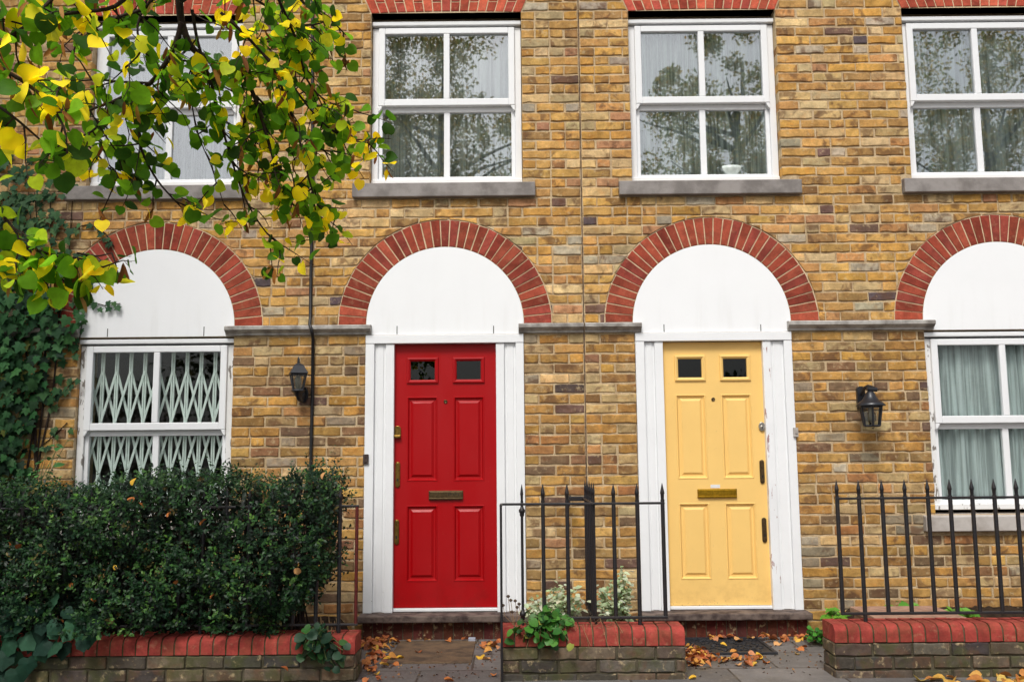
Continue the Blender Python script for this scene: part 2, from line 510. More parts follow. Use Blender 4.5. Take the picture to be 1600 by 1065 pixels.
def lay_brick(mb, rnd, x0, x1, z0, z1, depth, pal, clip=True, mi=0):
    L = x1 - x0; Hh = z1 - z0
    if L < .02: return
    e = .005
    nx = max(1, round((L - 2 * e) / .05))
    xs = [x0] + [x0 + e + (L - 2 * e) * i / nx for i in range(nx + 1)] + [x1]
    nz = 2 if Hh > .05 else 1
    zs = [z0] + [z0 + e + (Hh - 2 * e) * i / nz for i in range(nz + 1)] + [z1]
    off = rnd.uniform(-.0085, -.0025); tx = rnd.uniform(-.012, .012)
    col = pick(pal, rnd)
    NX, NZ = len(xs), len(zs)
    wob = [[rnd.uniform(-.0038, .0038) for _ in xs] for _ in range(2)]
    wend = [rnd.uniform(-.004, .004), rnd.uniform(-.004, .004)]
    vs = []; ins = 0
    for j, z in enumerate(zs):
        for i, x in enumerate(xs):
            edge = i in (0, NX - 1) or j in (0, NZ - 1)
            y = off + (x - (x0 + x1) / 2) * tx + (.0045 if edge else rnd.uniform(-.0012, .0012))
            if edge and i in (0, NX - 1) and j in (0, NZ - 1): y += .004
            xx = x + (wend[0] if i < 2 else wend[1] if i > NX - 3 else 0)
            zz = z + (wob[0][i] if j < 2 else wob[1][i] if j > NZ - 3 else 0)
            if clip:
                xx, zz, q = push(xx, zz); ins += q
            vs.append((xx, y, zz))
    if ins == len(vs): return
    fs = [(j * NX + i, j * NX + i + 1, (j + 1) * NX + i + 1, (j + 1) * NX + i) for j in range(NZ - 1) for i in range(NX - 1)]
    rim = [i for i in range(NX)] + [j * NX + NX - 1 for j in range(1, NZ)] + [(NZ - 1) * NX + i for i in range(NX - 2, -1, -1)] + [j * NX for j in range(NZ - 2, 0, -1)]
    n0 = len(vs)
    for k in rim:
        p = vs[k]; vs.append((p[0], depth, p[2]))
    R = len(rim)
    for k in range(R):
        l = (k + 1) % R
        fs.append((rim[l], rim[k], n0 + k, n0 + l))
    mb.add(vs, fs, mi, col)


def bricks_for(mb, xa, xb, seed, from_right):
    rnd = random.Random(seed)
    k0 = int(math.floor((0.0 - 3.305) / .075)); k1 = int((ZTOP - 3.305) / .075)
    for k in range(k0, k1):
        zb = 3.305 + k * .075
        c0, c1 = zb + .0068, zb + .0682
        if c1 < GZ - .1: continue
        # bond: positions of the joints along this course
        joints = [0.0]
        if k % 2: joints.append(.1075 + .005)
        while joints[-1] < (xb - xa) + .3:
            if rnd.random() < .16:
                joints += [joints[-1] + .1125 + rnd.uniform(-.003, .003), joints[-1] + .225 + rnd.uniform(-.003, .003)]
            else: joints.append(joints[-1] + .225 + rnd.uniform(-.004, .004))
        js = sorted([(xb - j) if from_right else (xa + j) for j in joints])
        # free stretches
        cuts = sorted({xa, xb} | {min(max(q, xa), xb) for r in rects if r[2] < c1 - .004 and r[3] > c0 + .004 for q in (r[0], r[1])})
        segs = []
        for a, b in zip(cuts, cuts[1:]):
            if b - a < .012: continue
            mid = (a + b) / 2; lo, hi = c0, c1; ok = True
            for r in rects:
                if r[0] < mid < r[1] and r[2] < c1 - .004 and r[3] > c0 + .004:
                    if r[2] <= lo and r[3] >= hi: ok = False
                    elif r[2] <= lo: lo = r[3] + .004
                    else: hi = r[2] - .004
            if not ok or hi - lo < .022: continue
            if segs and abs(segs[-1][1] - a) < 1e-6 and segs[-1][2:] == (lo, hi): segs[-1] = (segs[-1][0], b, lo, hi)
            else: segs.append((a, b, lo, hi))
        for a, b, lo, hi in segs:
            pts = [a] + [j for j in js if a + .045 < j < b - .045] + [b]
            for i, (p, q) in enumerate(zip(pts, pts[1:])):
                l = p + (.0064 if i else (.001 if p > xa + .01 else .004)); r_ = q - (.0064 if i < len(pts) - 2 else (.001 if q < xb - .01 else .004))
                zz = (lo + hi) / 2
                dep = .012
                for h in HOLES:
                    if h[2] - .01 < zz < h[3] + .01 and (abs(h[0] - q) < .02 or abs(h[1] - p) < .02): dep = .11
                pal = PAL_UP if zz > 2.3 else (PAL_LOW if rnd.random() < .75 else PAL_UP)
                dz0, dz1 = rnd.uniform(-.0015, .0015), rnd.uniform(-.0015, .0015)
                lay_brick(mb, rnd, l, r_, lo + dz0, hi + dz1, dep, pal)


def mortar_body(mb, xa, xb, mi):
    """solid wall behind the bricks, with real openings"""
    hs = [h for h in HOLES if h[1] > xa and h[0] < xb]
    xs = sorted({xa, xb} | {q for h in hs for q in h[:2]}); zs = sorted({-.2, ZTOP} | {q for h in hs for q in h[2:4]})
    yf, yb = .0022, .33
    inside = lambda x, z: any(h[0] < x < h[1] and h[2] < z < h[3] for h in hs)
    solid = {}
    for i in range(len(xs) - 1):
        for j in range(len(zs) - 1):
            solid[i, j] = not inside((xs[i] + xs[i + 1]) / 2, (zs[j] + zs[j + 1]) / 2)
    for (i, j), s in solid.items():
        if not s: continue
        x0, x1, z0, z1 = xs[i], xs[i + 1], zs[j], zs[j + 1]
        mb.add([(x0, yf, z0), (x1, yf, z0), (x1, yf, z1), (x0, yf, z1)], [(0, 1, 2, 3)], mi)
        mb.add([(x0, yb, z0), (x1, yb, z0), (x1, yb, z1), (x0, yb, z1)], [(3, 2, 1, 0)], mi)
        for di, dj, q in ((-1, 0, [(x0, z0), (x0, z1)]), (1, 0, [(x1, z1), (x1, z0)]), (0, -1, [(x1, z0), (x0, z0)]), (0, 1, [(x0, z1), (x1, z1)])):
            if not solid.get((i + di, j + dj), False):
                (a, c), (b, d) = q
                mb.add([(a, yf, c), (b, yf, d), (b, yb, d), (a, yb, c)], [(0, 1, 2, 3)], mi)


houseA = thing('terraced_house', 'yellow brick terraced house with the glossy red front door', 'house', (-.5, 0, GZ), 'terraced houses')
houseB = thing('terraced_house', 'yellow brick terraced house with the pale yellow front door', 'house', (1.5, 0, GZ), 'terraced houses')
for house, xa, xb, seed, fr in ((houseA, XL, JX - .005, 3, True), (houseB, JX + .005, XR, 5, False)):
    w = MB()
    mortar_body(w, xa, xb, 1)
    bricks_for(w, xa, xb, seed, fr)
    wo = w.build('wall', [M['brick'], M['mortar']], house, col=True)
    r = MB()
    r.box(xa, xb, -.06, 4.5, ZTOP, ZTOP + .12)
    r.prism([(xa, ZTOP + .12), (xb, ZTOP + .12), (xb, ZTOP + .3), (xa, ZTOP + .3)], .2, 4.4)
    r.build('roof', M['sill'], house, .01)
# dark weathered joint between the houses
j = MB(); j.box(JX - .0048, JX + .0048, .003, .32, GZ, ZTOP)
j.build('wall_joint', mat_simple('dirty joint filler', lin(128, 108, 88), .95, 0, .4, 30, .5, .1, lin(84, 70, 58)), houseA)


def house_of(x): return houseA if x < JX else houseB


# ------------------------------------------------------------------ arches, lintels, panels, string course
RP = [(154, 74, 57), (146, 67, 52), (162, 80, 62), (136, 60, 48), (150, 70, 60)]
rr = random.Random(21)


def redcol(k=1.0):
    c = rr.choice(RP); u = rr.uniform(.9, 1.1) * k
    q = lin(*[min(255, x * u) for x in c]); return (q[0], q[1], q[2], rr.random())


for cx in ARCH:
    b = MB()
    N = 33
    ring = []
    for i in range(N * 2 + 1):
        a = PI * i / (N * 2); ring.append(a)
    ro, ri = R_OUT + .008, R_IN + .004
    for a0, a1 in zip(ring, ring[1:]):
        q = [(cx + r * math.cos(a), SPRING + r * math.sin(a)) for r, a in ((ri, a1), (ri, a0), (ro, a0), (ro, a1))]
        b.add([(x, .0012, z) for x, z in q], [(0, 1, 2, 3)], 1)
    for i in range(N):
        a0 = PI * i / N; a1 = PI * (i + 1) / N
        ga, gb = .0046 / R_IN, .0046 / R_OUT
        jit = rr.uniform(-.0035, .0035)
        q = [(cx + r * math.cos(a), SPRING + r * math.sin(a)) for r, a in
             ((R_IN + .004, a1 - ga + jit), (R_IN + .004, a0 + ga + jit), (R_OUT + rr.uniform(-.004, .003), a0 + gb), (R_OUT + rr.uniform(-.004, .003), a1 - gb))]
        q = [(x, max(z, SPRING + .001)) for x, z in q]
        b.wedge(q, -.004 + rr.uniform(-.001, .001), .01, .003, .0025, 0, redcol())
    b.build('arch', [M['redbrick'], M['redmortar']], house_of(cx), col=True)
    # white panel filling the arch head
    p = MB()
    P = [(cx - R_IN, 2.2585), (cx + R_IN, 2.2585)] + [(cx + R_IN * math.cos(PI * i / 48), SPRING + R_IN * math.sin(PI * i / 48)) for i in range(49)]
    p.prism(P, -.002, .0020)
    po = p.build('arch_panel', M['panel_white'], house_of(cx), .004)
    # two dark hairline splits at the foot of the panel
    for sx in ((-.36, .365) if cx < 3 else ()):
        d = MB(); d.box(cx + sx - .003, cx + sx + .003, -.0032, .001, 2.262, 2.262 + rr.uniform(.05, .085))
        d.build('panel_split', M['dark'], po)

for (cx, hw) in LINT:
    b = MB()
    n = 17
    H = .30
    lim = lambda z: hw + .004 + (z - 4.8) * .42
    z0 = lambda x: 4.800 + .012 * (1 - ((x - cx) / hw) ** 2)
    b.add([(cx - lim(4.8), .0012, 4.8), (cx + lim(4.8), .0012, 4.8), (cx + lim(5.1), .0012, 5.1), (cx - lim(5.1), .0012, 5.1)], [(0, 1, 2, 3)], 1)
    b.add([(cx - hw, .0012, 4.8), (cx + hw, .0012, 4.8), (cx + hw, .11, 4.8), (cx - hw, .11, 4.8)], [(3, 2, 1, 0)], 1)
    for i in range(n):
        u0, u1 = -1 + 2 * i / n, -1 + 2 * (i + 1) / n
        parts = [(4.8, 5.1)] if i % 2 == 0 else [(4.8, 4.885), (4.893, 5.1)]
        for (za, zb) in parts:
            pt = lambda u, z: (cx + u * lim(z), max(z, z0(cx + u * hw)) if z < 4.81 else z)
            g = .0042 / hw
            q = [pt(u0 + g, za), pt(u1 - g, za), pt(u1 - g, zb), pt(u0 + g, zb)]
            b.wedge(q, -.004 + rr.uniform(-.001, .001), .10, .003, .0025, 0, redcol(1.22))
    b.build('window_lintel', [M['redbrick'], M['redmortar']], house_of(cx), col=True)

# moulded stone string course, broken by the arch heads
for (a, b_) in ((-6.2, -3.265), (-2.165, -1.075), (.028, JX - .006), (JX + .006, .946), (2.040, 3.128), (4.20, 6.2)):
    s = MB()
    ta = .05
    prof = [(.004, 2.262), (-.022, 2.262), (-.026, 2.276), (-.045, 2.288), (-.062, 2.300), (-.064, 2.322), (-.052, 2.330), (.004, 2.3335)]
    def ring(x): return [(x, y, z) for y, z in prof]
    np_ = len(prof)
    xsn = [a + (b_ - a) * i / 8 for i in range(9)]
    vs = []
    for x in xsn:
        w_ = rr.uniform(-.0025, .0025)
        vs += [(x, y + (w_ if y < 0 else 0), z + w_ * .5) for y, z in prof]
    fs = [(i * np_ + k, i * np_ + (k + 1) % np_, (i + 1) * np_ + (k + 1) % np_, (i + 1) * np_ + k) for i in range(8) for k in range(np_)]
    fs += [tuple(range(np_)), tuple(range(8 * np_ + np_ - 1, 8 * np_ - 1, -1))]
    s.add(vs, fs)
    so = s.build('string_course', M['string'], house_of((a + b_) / 2))

# ------------------------------------------------------------------ windows
def make_window(house, x0, x1, z0, z1, ztop, yf, sill, sillmat, seed):
    r_ = random.Random(seed)
    W = MB()
    W.box(x0, x0 + .05, yf + .008, yf + .10, z0, z1)
    W.box(x1 - .05, x1, yf + .008, yf + .10, z0, z1)
    W.box(x0 - .002, x1 + .002, yf - .004, yf + .10, z0 - .006, z0 + .034)
    W.box(x0 + .05, x1 - .05, yf + .012, yf + .10, z1 - .03, z1)
    win = W.build('window', M['window_white'] if z0 > 2 else M['window_worn'], house, .004)
    hb = MB(); hb.box(x0 - .002, x1 + .002, yf - .022, yf + .09, z1 + .012, z1 + .046)
    hb.build('window_head', M['window_white'], win, .006)
    zm = z0 + .625
    u = MB(); a, b = x0 + .050, x1 - .050; ya, yb = yf - .012, yf + .034; c = (a + b) / 2
    u.box(a, a + .05, ya, yb, zm, z1 - .004); u.box(b - .05, b, ya, yb, zm, z1 - .004)
    u.box(a + .05, b - .05, ya, yb, z1 - .052, z1 - .004); u.box(a + .05, b - .05, ya, yb, zm, zm + .055)
    u.box(c - .0235, c + .0235, ya + .002, yb, zm + .055, z1 - .052)
    for s, xx in ((1, a), (-1, b)):    # curved horns under the meeting rail
        P = [(xx, zm), (xx, zm - .045), (xx + s * .012, zm - .04), (xx + s * .026, zm - .018), (xx + s * .034, zm)]
        if s < 0: P = P[::-1]
        u.prism(P if s > 0 else P, ya + .003, yb - .006)
    u.build('upper_sash', M['window_white'], win, .005)
    l = MB(); ya2, yb2 = yf + .030, yf + .068
    l.box(a, a + .030, ya2, yb2, z0 + .034, zm); l.box(b - .030, b, ya2, yb2, z0 + .034, zm)
    l.box(a + .03, b - .03, ya2, yb2, zm - .042, zm); l.box(a + .03, b - .03, ya2, yb2, z0 + .034, z0 + .064)
    l.box(c - .0235, c + .0235, ya2 + .002, yb2, z0 + .064, zm - .042)
    l.build('lower_sash', M['window_white'], win, .004)
    for (pa, pb, qa, qb, y) in ((a + .048, c - .022, zm + .053, z1 - .05, yf + .014), (c + .022, b - .048, zm + .053, z1 - .05, yf + .014),
                                (a + .028, c - .022, z0 + .062, zm - .04, yf + .05), (c + .022, b - .028, z0 + .062, zm - .04, yf + .05)):
        g = MB(); tx, tz = r_.uniform(-.004, .004), r_.uniform(-.004, .004)
        cx, cz = (pa + pb) / 2, (qa + qb) / 2
        f = lambda x, z: (x, y + (x - cx) * tx + (z - cz) * tz, z)
        h = lambda x, z: (x, y + .005 + (x - cx) * tx + (z - cz) * tz, z)
        g.add([f(pa, qa), f(pb, qa), f(pb, qb), f(pa, qb), h(pa, qa), h(pb, qa), h(pb, qb), h(pa, qb)],
              [(0, 1, 2, 3), (7, 6, 5, 4), (0, 4, 5, 1), (1, 5, 6, 2), (2, 6, 7, 3), (3, 7, 4, 0)])
        g.build('pane', M['glass'] if z0 > 2 else M['glass_low'], win)
    S = MB(); sx0, sx1, sz0, sz1 = sill
    vs = [(sx0, -.052, sz0), (sx1, -.052, sz0), (sx1, .10, sz0), (sx0, .10, sz0), (sx0, -.052, sz1 - .014), (sx1, -.052, sz1 - .014), (sx1, .10, sz1 + .006), (sx0, .10, sz1 + .006)]
    S.add(vs, [(0, 1, 5, 4), (1, 2, 6, 5), (2, 3, 7, 6), (3, 0, 4, 7), (4, 5, 6, 7), (3, 2, 1, 0)])
    S.build('window_sill', sillmat, win, .006)
    # room behind
    R = MB(); xa, xb, za, zb, y0, y1 = x0 - .5, x1 + .5, z0 - .35, ztop + .1, .335, 3.2
    R.add([(xa, y0, za), (xb, y0, za), (xb, y1, za), (xa, y1, za), (xa, y0, zb), (xb, y0, zb), (xb, y1, zb), (xa, y1, zb)],
          [(0, 1, 2, 3), (7, 6, 5, 4), (1, 5, 6, 2), (0, 3, 7, 4), (2, 6, 7, 3)])
    R.build('room_wall', M['room'], win)
    return win


for i, (a, b) in enumerate(W_UP):
    s = SILL_UP[i]
    make_window(house_of(a), a, b, Z_UP[0], Z_UP[1], 4.8, .062, (s[0], s[1], 3.308, 3.430), M['sill'], 40 + i)
for i, (a, b) in enumerate(W_LOW):
    s = ((-3.42, -2.02), (2.969, 4.38))[i]
    make_window(house_of(a), a, b, Z_LOW[0], Z_LOW[1], 2.25, .030, (s[0], s[1], .781, .903), M['pale_sill'], 50 + i)


def curtain(name, label, x0, x1, z0, z1, y, col, pleats, amp, seed, gather=0.0, trans=.5):
    r_ = random.Random(seed)
    nx = int(pleats * 8); nz = 10
    b = MB(); vs = []
    ph = [r_.uniform(0, 6.28) for _ in range(4)]
    for k in range(nz + 1):
        v = k / nz
        for i in range(nx + 1):
            u = i / nx
            uu = u + .018 * math.sin(u * 9 + ph[0]) * (1 - v) + .012 * math.sin(u * 23 + ph[1])
            w = math.sin(u * pleats * 2 * PI + 1.3 * math.sin(u * 11 + ph[2])) + .5 * math.sin(u * pleats * 4.4 * PI + ph[3])
            x = x0 + (x1 - x0) * (uu + gather * (1 - v) * (uu - .5) * 0.0)
            vs.append((x, y + amp * w * (.75 + .25 * (1 - v)), z0 + (z1 - z0) * v))
    fs = [(k * (nx + 1) + i, k * (nx + 1) + i + 1, (k + 1) * (nx + 1) + i + 1, (k + 1) * (nx + 1) + i) for k in range(nz) for i in range(nx)]
    b.add(vs, fs, 0, None, True)
    o = b.build(name, mat_cloth('net ' + str(seed), col, trans))
    so = o.modifiers.new('thick', 'SOLIDIFY'); so.thickness = .003
    return tag(o, label, 'curtain')


curtain('curtain', 'plain white net curtain added to brighten the upstairs window behind the overhanging leaves', -3.22, -2.16, 3.42, 4.72, .20, (.78, .80, .80, 1), 9, .008, 61)  # added white curtain, standing in for bright sky reflected in the panes
curtain('curtain', 'dim greyish net curtain in the upstairs window over the red door', -1.05, .02, 3.42, 4.72, .20, (.86, .94, .90, 1), 6, .03, 62, 0, .05)
curtain('curtain', 'pleated pale green net curtain in the upstairs window over the yellow door', .96, 2.01, 3.42, 4.74, .165, (.86, .96, .90, 1), 8, .032, 63, 0, .05)
curtain('curtain', 'grey green pleated curtain in the upstairs window cut by the photo edge', 3.09, 4.18, 3.42, 4.74, .165, (.84, .94, .92, 1), 8, .032, 64, 0, .05)
curtain('curtain', 'gathered sea green net curtain in the ground floor window by the black railing', 3.11, 4.2, .93, 2.20, .125, (.62, .70, .70, 1), 11, .022, 65, 0, .05)

# bowl and a box standing inside two upstairs windows
b = MB(); b.lathe([(.05, 3.475), (.085, 3.50), (.105, 3.55), (.11, 3.575), (.102, 3.575), (.09, 3.54), (.0, 3.50)], 1.70, .19, 20, cap=False)
tag(b.build('bowl', mat_simple('white china', (.66, .74, .70, 1), .3)), 'white china bowl standing inside the window over the yellow door', 'bowl')
b = MB(); b.box(3.20, 3.50, .178, .188, 3.47, 3.66); b.box(3.29, 3.41, .17, .24, 3.462, 3.4725)
tag(b.build('picture_frame', mat_simple('pale card', (.55, .66, .62, 1), .5), None, .004), 'pale framed card standing inside the window beside the brick pier', 'picture frame')
b = MB(); b.box(1.60, 1.80, .10, .30, 3.40, 3.4748); b.box(3.10, 3.60, .12, .26, 3.38, 3.4618)
for hx, (x0, x1) in ((houseB, (.91, 2.05)), (houseB, (3.05, 4.2)), (houseA, (-1.1, .06)), (houseA, (-3.27, -2.11))):
    q = MB(); q.box(x0 - .02, x1 + .02, .165, .34, 3.43, 3.4615 if x0 > 2 else 3.4745); q.build('inner_sill', M['window_white'], hx, .004)

# folding security grille behind the ground floor window
g = thing('security_grille', 'mint folding lattice security grille behind the glass next to the hedge', 'security grille', (-2.69, .2, .93))
xs = [-3.245 + .107 * i for i in range(11)]
for x in xs:
    b = MB(); b.box(x - .0125, x - .001, .118, .130, .93, 2.19); b.box(x + .0035, x + .015, .118, .130, .93, 2.19); b.build('bar', M['grille'], g)
lat = MB()
for i in range(10):
    for tz in range(-1, 3):
        zb = 1.615 + .395 * (tz - 1); zt = zb + .395
        zb, zt = max(zb, .93), zt
        if zt > 2.10: continue
        for s in (0, 1):
            xa, xb_ = (xs[i], xs[i + 1]) if s == 0 else (xs[i + 1], xs[i])
            y = .111 if s == 0 else .132
            d = Vector((xb_ - xa, 0, zt - zb)).normalized(); nrm = Vector((d.z, 0, -d.x)) * .0088
            A, B = Vector((xa + .002, y, zb)), Vector((xb_ + .002, y, zt))
            lat.add([A - nrm, A + nrm, B + nrm, B - nrm] + [p + Vector((0, .005, 0)) for p in (A - nrm, A + nrm, B + nrm, B - nrm)],
                    [(0, 1, 2, 3), (7, 6, 5, 4), (0, 4, 5, 1), (1, 5, 6, 2), (2, 6, 7, 3), (3, 7, 4, 0)])
lat.build('lattice', M['grille'], g)

# ------------------------------------------------------------------ doors
def make_door(house, x0, x1, z0, z1, paint, y, panels, glazed):
    D = MB()
    cells = panels + glazed
    xs = sorted({x0, x1} | {q for c in cells for q in c[:2]}); zs = sorted({z0, z1} | {q for c in cells for q in c[2:]})
    for i in range(len(xs) - 1):
        for j in range(len(zs) - 1):
            mx, mz = (xs[i] + xs[i + 1]) / 2, (zs[j] + zs[j + 1]) / 2
            if any(c[0] < mx < c[1] and c[2] < mz < c[3] for c in cells): continue
            D.add([(xs[i], y, zs[j]), (xs[i + 1], y, zs[j]), (xs[i + 1], y, zs[j + 1]), (xs[i], y, zs[j + 1])], [(0, 1, 2, 3)])
    def nest(c, steps, fill=True):
        prev = None
        for ins, dy in steps:
            r = [(c[0] + ins, y + dy, c[2] + ins), (c[1] - ins, y + dy, c[2] + ins), (c[1] - ins, y + dy, c[3] - ins), (c[0] + ins, y + dy, c[3] - ins)]
            if prev:
                for k in range(4): D.add([prev[k], prev[(k + 1) % 4], r[(k + 1) % 4], r[k]], [(0, 1, 2, 3)])
            prev = r
        if fill: D.add(prev, [(0, 1, 2, 3)])
        return prev
    for c in panels: nest(c, [(0, 0), (.003, -.003), (.008, -.003), (.018, .013), (.030, .0135), (.046, .003), (.048, .002)])
    for c in glazed: nest(c, [(0, 0), (.004, -.012), (.014, -.014), (.028, -.004), (.030, .012)], False)
    for (a, c_, d, e) in ((x0, x1, z0, z0), (x0, x1, z1, z1)):
        D.add([(a, y, d), (c_, y, d), (c_, y + .044, d), (a, y + .044, d)], [(0, 1, 2, 3)])
    for a in (x0, x1): D.add([(a, y, z0), (a, y, z1), (a, y + .044, z1), (a, y + .044, z0)], [(0, 1, 2, 3)])
    door = D.build('door', paint, house)
    for c in glazed:
        g = MB(); g.box(c[0] + .029, c[1] - .029, y + .008, y + .012, c[2] + .029, c[3] - .029)
        g.build('pane', M['doorglass'], door)
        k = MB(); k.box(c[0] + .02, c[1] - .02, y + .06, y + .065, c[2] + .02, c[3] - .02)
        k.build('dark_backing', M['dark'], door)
    return door


def cells_for(px_rects):
    out = []
    for (pa, pb, qa, qb) in px_rects:
        a = at((pa), (qb), .04); b = at(pb, qa, .04)
        out.append((a[0], b[0], a[2], b[2]))
    return out


DY = .040
# red door, every panel symmetrical about the middle
rx0, rx1 = -.9035, -.1430
def sym(x0, x1, fr):
    w = x1 - x0; return [(x0 + w * a, x0 + w * b, c, d) for a, b, c, d in fr]
FR_P = [(.122, .425, 1.170, 1.795), (.578, .881, 1.170, 1.795), (.122, .425, .445, .995), (.578, .881, .445, .995)]
FR_G = [(.118, .432, 1.893, 2.090), (.572, .886, 1.893, 2.090)]
red = make_door(houseA, rx0, rx1, .262, 2.188, M['red'], DY, sym(rx0, rx1, FR_P), sym(rx0, rx1, FR_G))
yx0, yx1 = 1.1055, 1.8500
yel = make_door(houseB, yx0, yx1, .262, 2.186, M['yellow'], DY, sym(yx0, yx1, FR_P), sym(yx0, yx1, FR_G))


def stadium(cx, z0, z1, w, n=8):
    r = w / 2; P = []
    for i in range(n + 1): P.append((cx + r * math.cos(PI + PI * i / n), z0 + r + r * math.sin(PI + PI * i / n)))
    for i in range(n + 1): P.append((cx + r * math.cos(PI * i / n), z1 - r + r * math.sin(PI * i / n)))
    return P


def handle_plate(door, px, py0, py1, mat, w=.034):
    a = at(px, py1, DY); b = at(px, py0, DY)
    h = MB(); h.prism(stadium((a[0] + b[0]) / 2, a[2], b[2], w), DY - .010, DY - .0005)
    h.prism(stadium((a[0] + b[0]) / 2, a[2] + .006, b[2] - .006, w - .012), DY - .014, DY - .0101)
    o = h.build('handle_plate', mat, door, .002)
    k = MB(); zc = a[2] + (b[2] - a[2]) * .30; xc = (a[0] + b[0]) / 2
    k.prism(stadium(xc, zc - .012, zc + .010, .010), DY - .0155, DY - .0135)
    k.build('keyhole', M['dark'], door)


def letterbox(door, x0, x1, z0, z1, mat):
    l = MB()
    l.box(x0, x1, DY - .008, DY - .0005, z0, z1)
    l.box(x0 + .008, x1 - .008, DY - .016, DY - .0081, z0 + .018, z1 - .007)
    l.box(x0 + .004, x1 - .004, DY - .020, DY - .0081, z0 + .004, z0 + .0165)
    return l.build('letterbox', mat, door, .002)


def spyhole(door, x, z):
    s = MB()
    n = 14
    def ringp(r, y): return [(x + r * math.cos(2 * PI * k / n), y, z + r * math.sin(2 * PI * k / n)) for k in range(n)]
    prof = [(.014, DY - .0005), (.014, DY - .005), (.010, DY - .008), (.006, DY - .006)]
    vs = [p for r, y in prof for p in ringp(r, y)]
    fs = [(i * n + k, i * n + (k + 1) % n, (i + 1) * n + (k + 1) % n, (i + 1) * n + k) for i in range(3) for k in range(n)] + [tuple(range(3 * n, 4 * n))]
    s.add(vs, fs); s.build('spyhole', M['bronze'], door)


spyhole(red, -.522, 1.757); spyhole(yel, 1.477, 1.757)
letterbox(red, -.646, -.392, 1.033, 1.100, M['bronze'])
sc = MB()
for k in range(7):      # worn engraving at the end of the flap
    x = -.50 + .012 * k; sc.box(x, x + .004, DY - .0172, DY - .0162, 1.064 + .004 * (k % 3), 1.078 + .005 * ((k * 2) % 3))
sc.build('engraving', M['dark'], red)
letterbox(yel, 1.336, 1.627, 1.031, 1.097, M['brass2'])
st = MB(); st.box(1.435, 1.505, DY - .002, DY - .0004, 1.104, 1.128); st.build('sticker', M['label'], yel)
handle_plate(red, 621.5, 721, 761, M['brass']); handle_plate(red, 620.0, 811, 850, M['brass'])
handle_plate(yel, 1190.5, 718, 755, M['bronze']); handle_plate(yel, 1194.0, 808, 847, M['bronze'])
# latch of the red door: rounded plate with a lip
a = at(621.5, 684, DY); b_ = at(621.5, 665, DY)
l = MB(); xc = (a[0] + b_[0]) / 2
l.prism([(xc - .024, a[2]), (xc + .024, a[2])] + [(xc + .024 * math.cos(PI * i / 10), b_[2] - .024 + .024 * math.sin(PI * i / 10)) for i in range(11)], DY - .012, DY - .0005)
l.box(xc - .024, xc + .024, DY - .03, DY - .0121, a[2], a[2] + .02)
l.build('latch', M['brass'], red, .003)
# cylinder lock of the yellow door
a = at(1190, 666, DY)
l = MB(); P = [(a[0] + .024 * math.cos(2 * PI * i / 20), a[2] + .034 * math.sin(2 * PI * i / 20)) for i in range(20)]
l.prism(P, DY - .014, DY - .0005)
P2 = [(a[0] + .014 * math.cos(2 * PI * i / 16), a[2] - .006 + .014 * math.sin(2 * PI * i / 16)) for i in range(16)]
l.prism(P2, DY - .022, DY - .0141)
lo = l.build('lock', M['steel'], yel, .003)
l = MB(); l.box(a[0] - .002, a[0] + .002, DY - .0235, DY - .0215, a[2] - .014, a[2] + .002); l.build('keyhole', M['dark'], yel)


def door_frame(house, x0, x1, dx0, dx1, inner_mat):
    f = MB()
    for s, (a, b) in ((1, (x0, dx0)), (-1, (dx1, x1))):
        w = b - a
        o0, o1 = (a, a + .066) if s > 0 else (b - .060, b)
        i0, i1 = (b - .062, b) if s > 0 else (a, a + .062)
        f.box(o0, o1, -.014, .10, .232, 2.190)
        g0, g1 = (o1, i0) if s > 0 else (i1, o0)
        f.box(g0, g1, .012, .10, .232, 2.190)
        f.box(g0 + .018, g1 - .018, .006, .0121, .236, 2.186)   # raised fillet inside the groove
        if not (inner_mat and s < 0): f.box(i0, i1, -.006, .10, .232, 2.190)
    f.box(x0, x1, -.018, .10, 2.1915, 2.2545)
    fo = f.build('door_frame', M['white'], house, .004)
    if inner_mat:
        q = MB(); q.box(dx1, dx1 + .062, -.006, .10, .232, 2.190)
        p = q.build('frame_strip', inner_mat, fo, .004); p['label'] = 'peeling white strip with red undercoat showing'
    t = MB(); t.box(dx0, dx1, .022, .10, .2355, .2585); t.build('threshold', M['window_white'], fo, .004)
    d = MB(); d.box(dx0 + .001, dx1 - .001, .086, .10, .232, 2.1912); d.build('rebate', M['dark'], fo)
    # doorstep
    s = MB()
    n = 26
    xa, xb = x0 - .018, x1 + .022
    for i in range(n):
        pass
    s.box(xa, xb, -.150, .12, .185, .2315)
    so = s.build('doorstep', M['wood'], house, .008)
    r = MB()
    x = xa + .03
    while x < xb - .03:
        x2 = min(x + .072, xb - .025)
        r.wedge([(x + .003, -.02), (x2 - .003, -.02), (x2 - .003, .1835), (x + .003, .1835)], -.092 + rr.uniform(-.002, .002), .0, .003, .003, 0, tuple(list(lin(*[v * rr.uniform(.9, 1.1) for v in (84, 42, 36)]))[:3]) + (rr.random(),))
        x = x2
    r.box(xa + .03, xb - .025, -.088, .004, -.02, .1832, 1)
    r.build('step_riser', [M['riser'], M['greymortar']], so, col=True)
    return fo


door_frame(houseA, -1.117, .065, rx0, rx1, None)
door_frame(houseB, .900, 2.067, yx0, yx1, M['peel'])
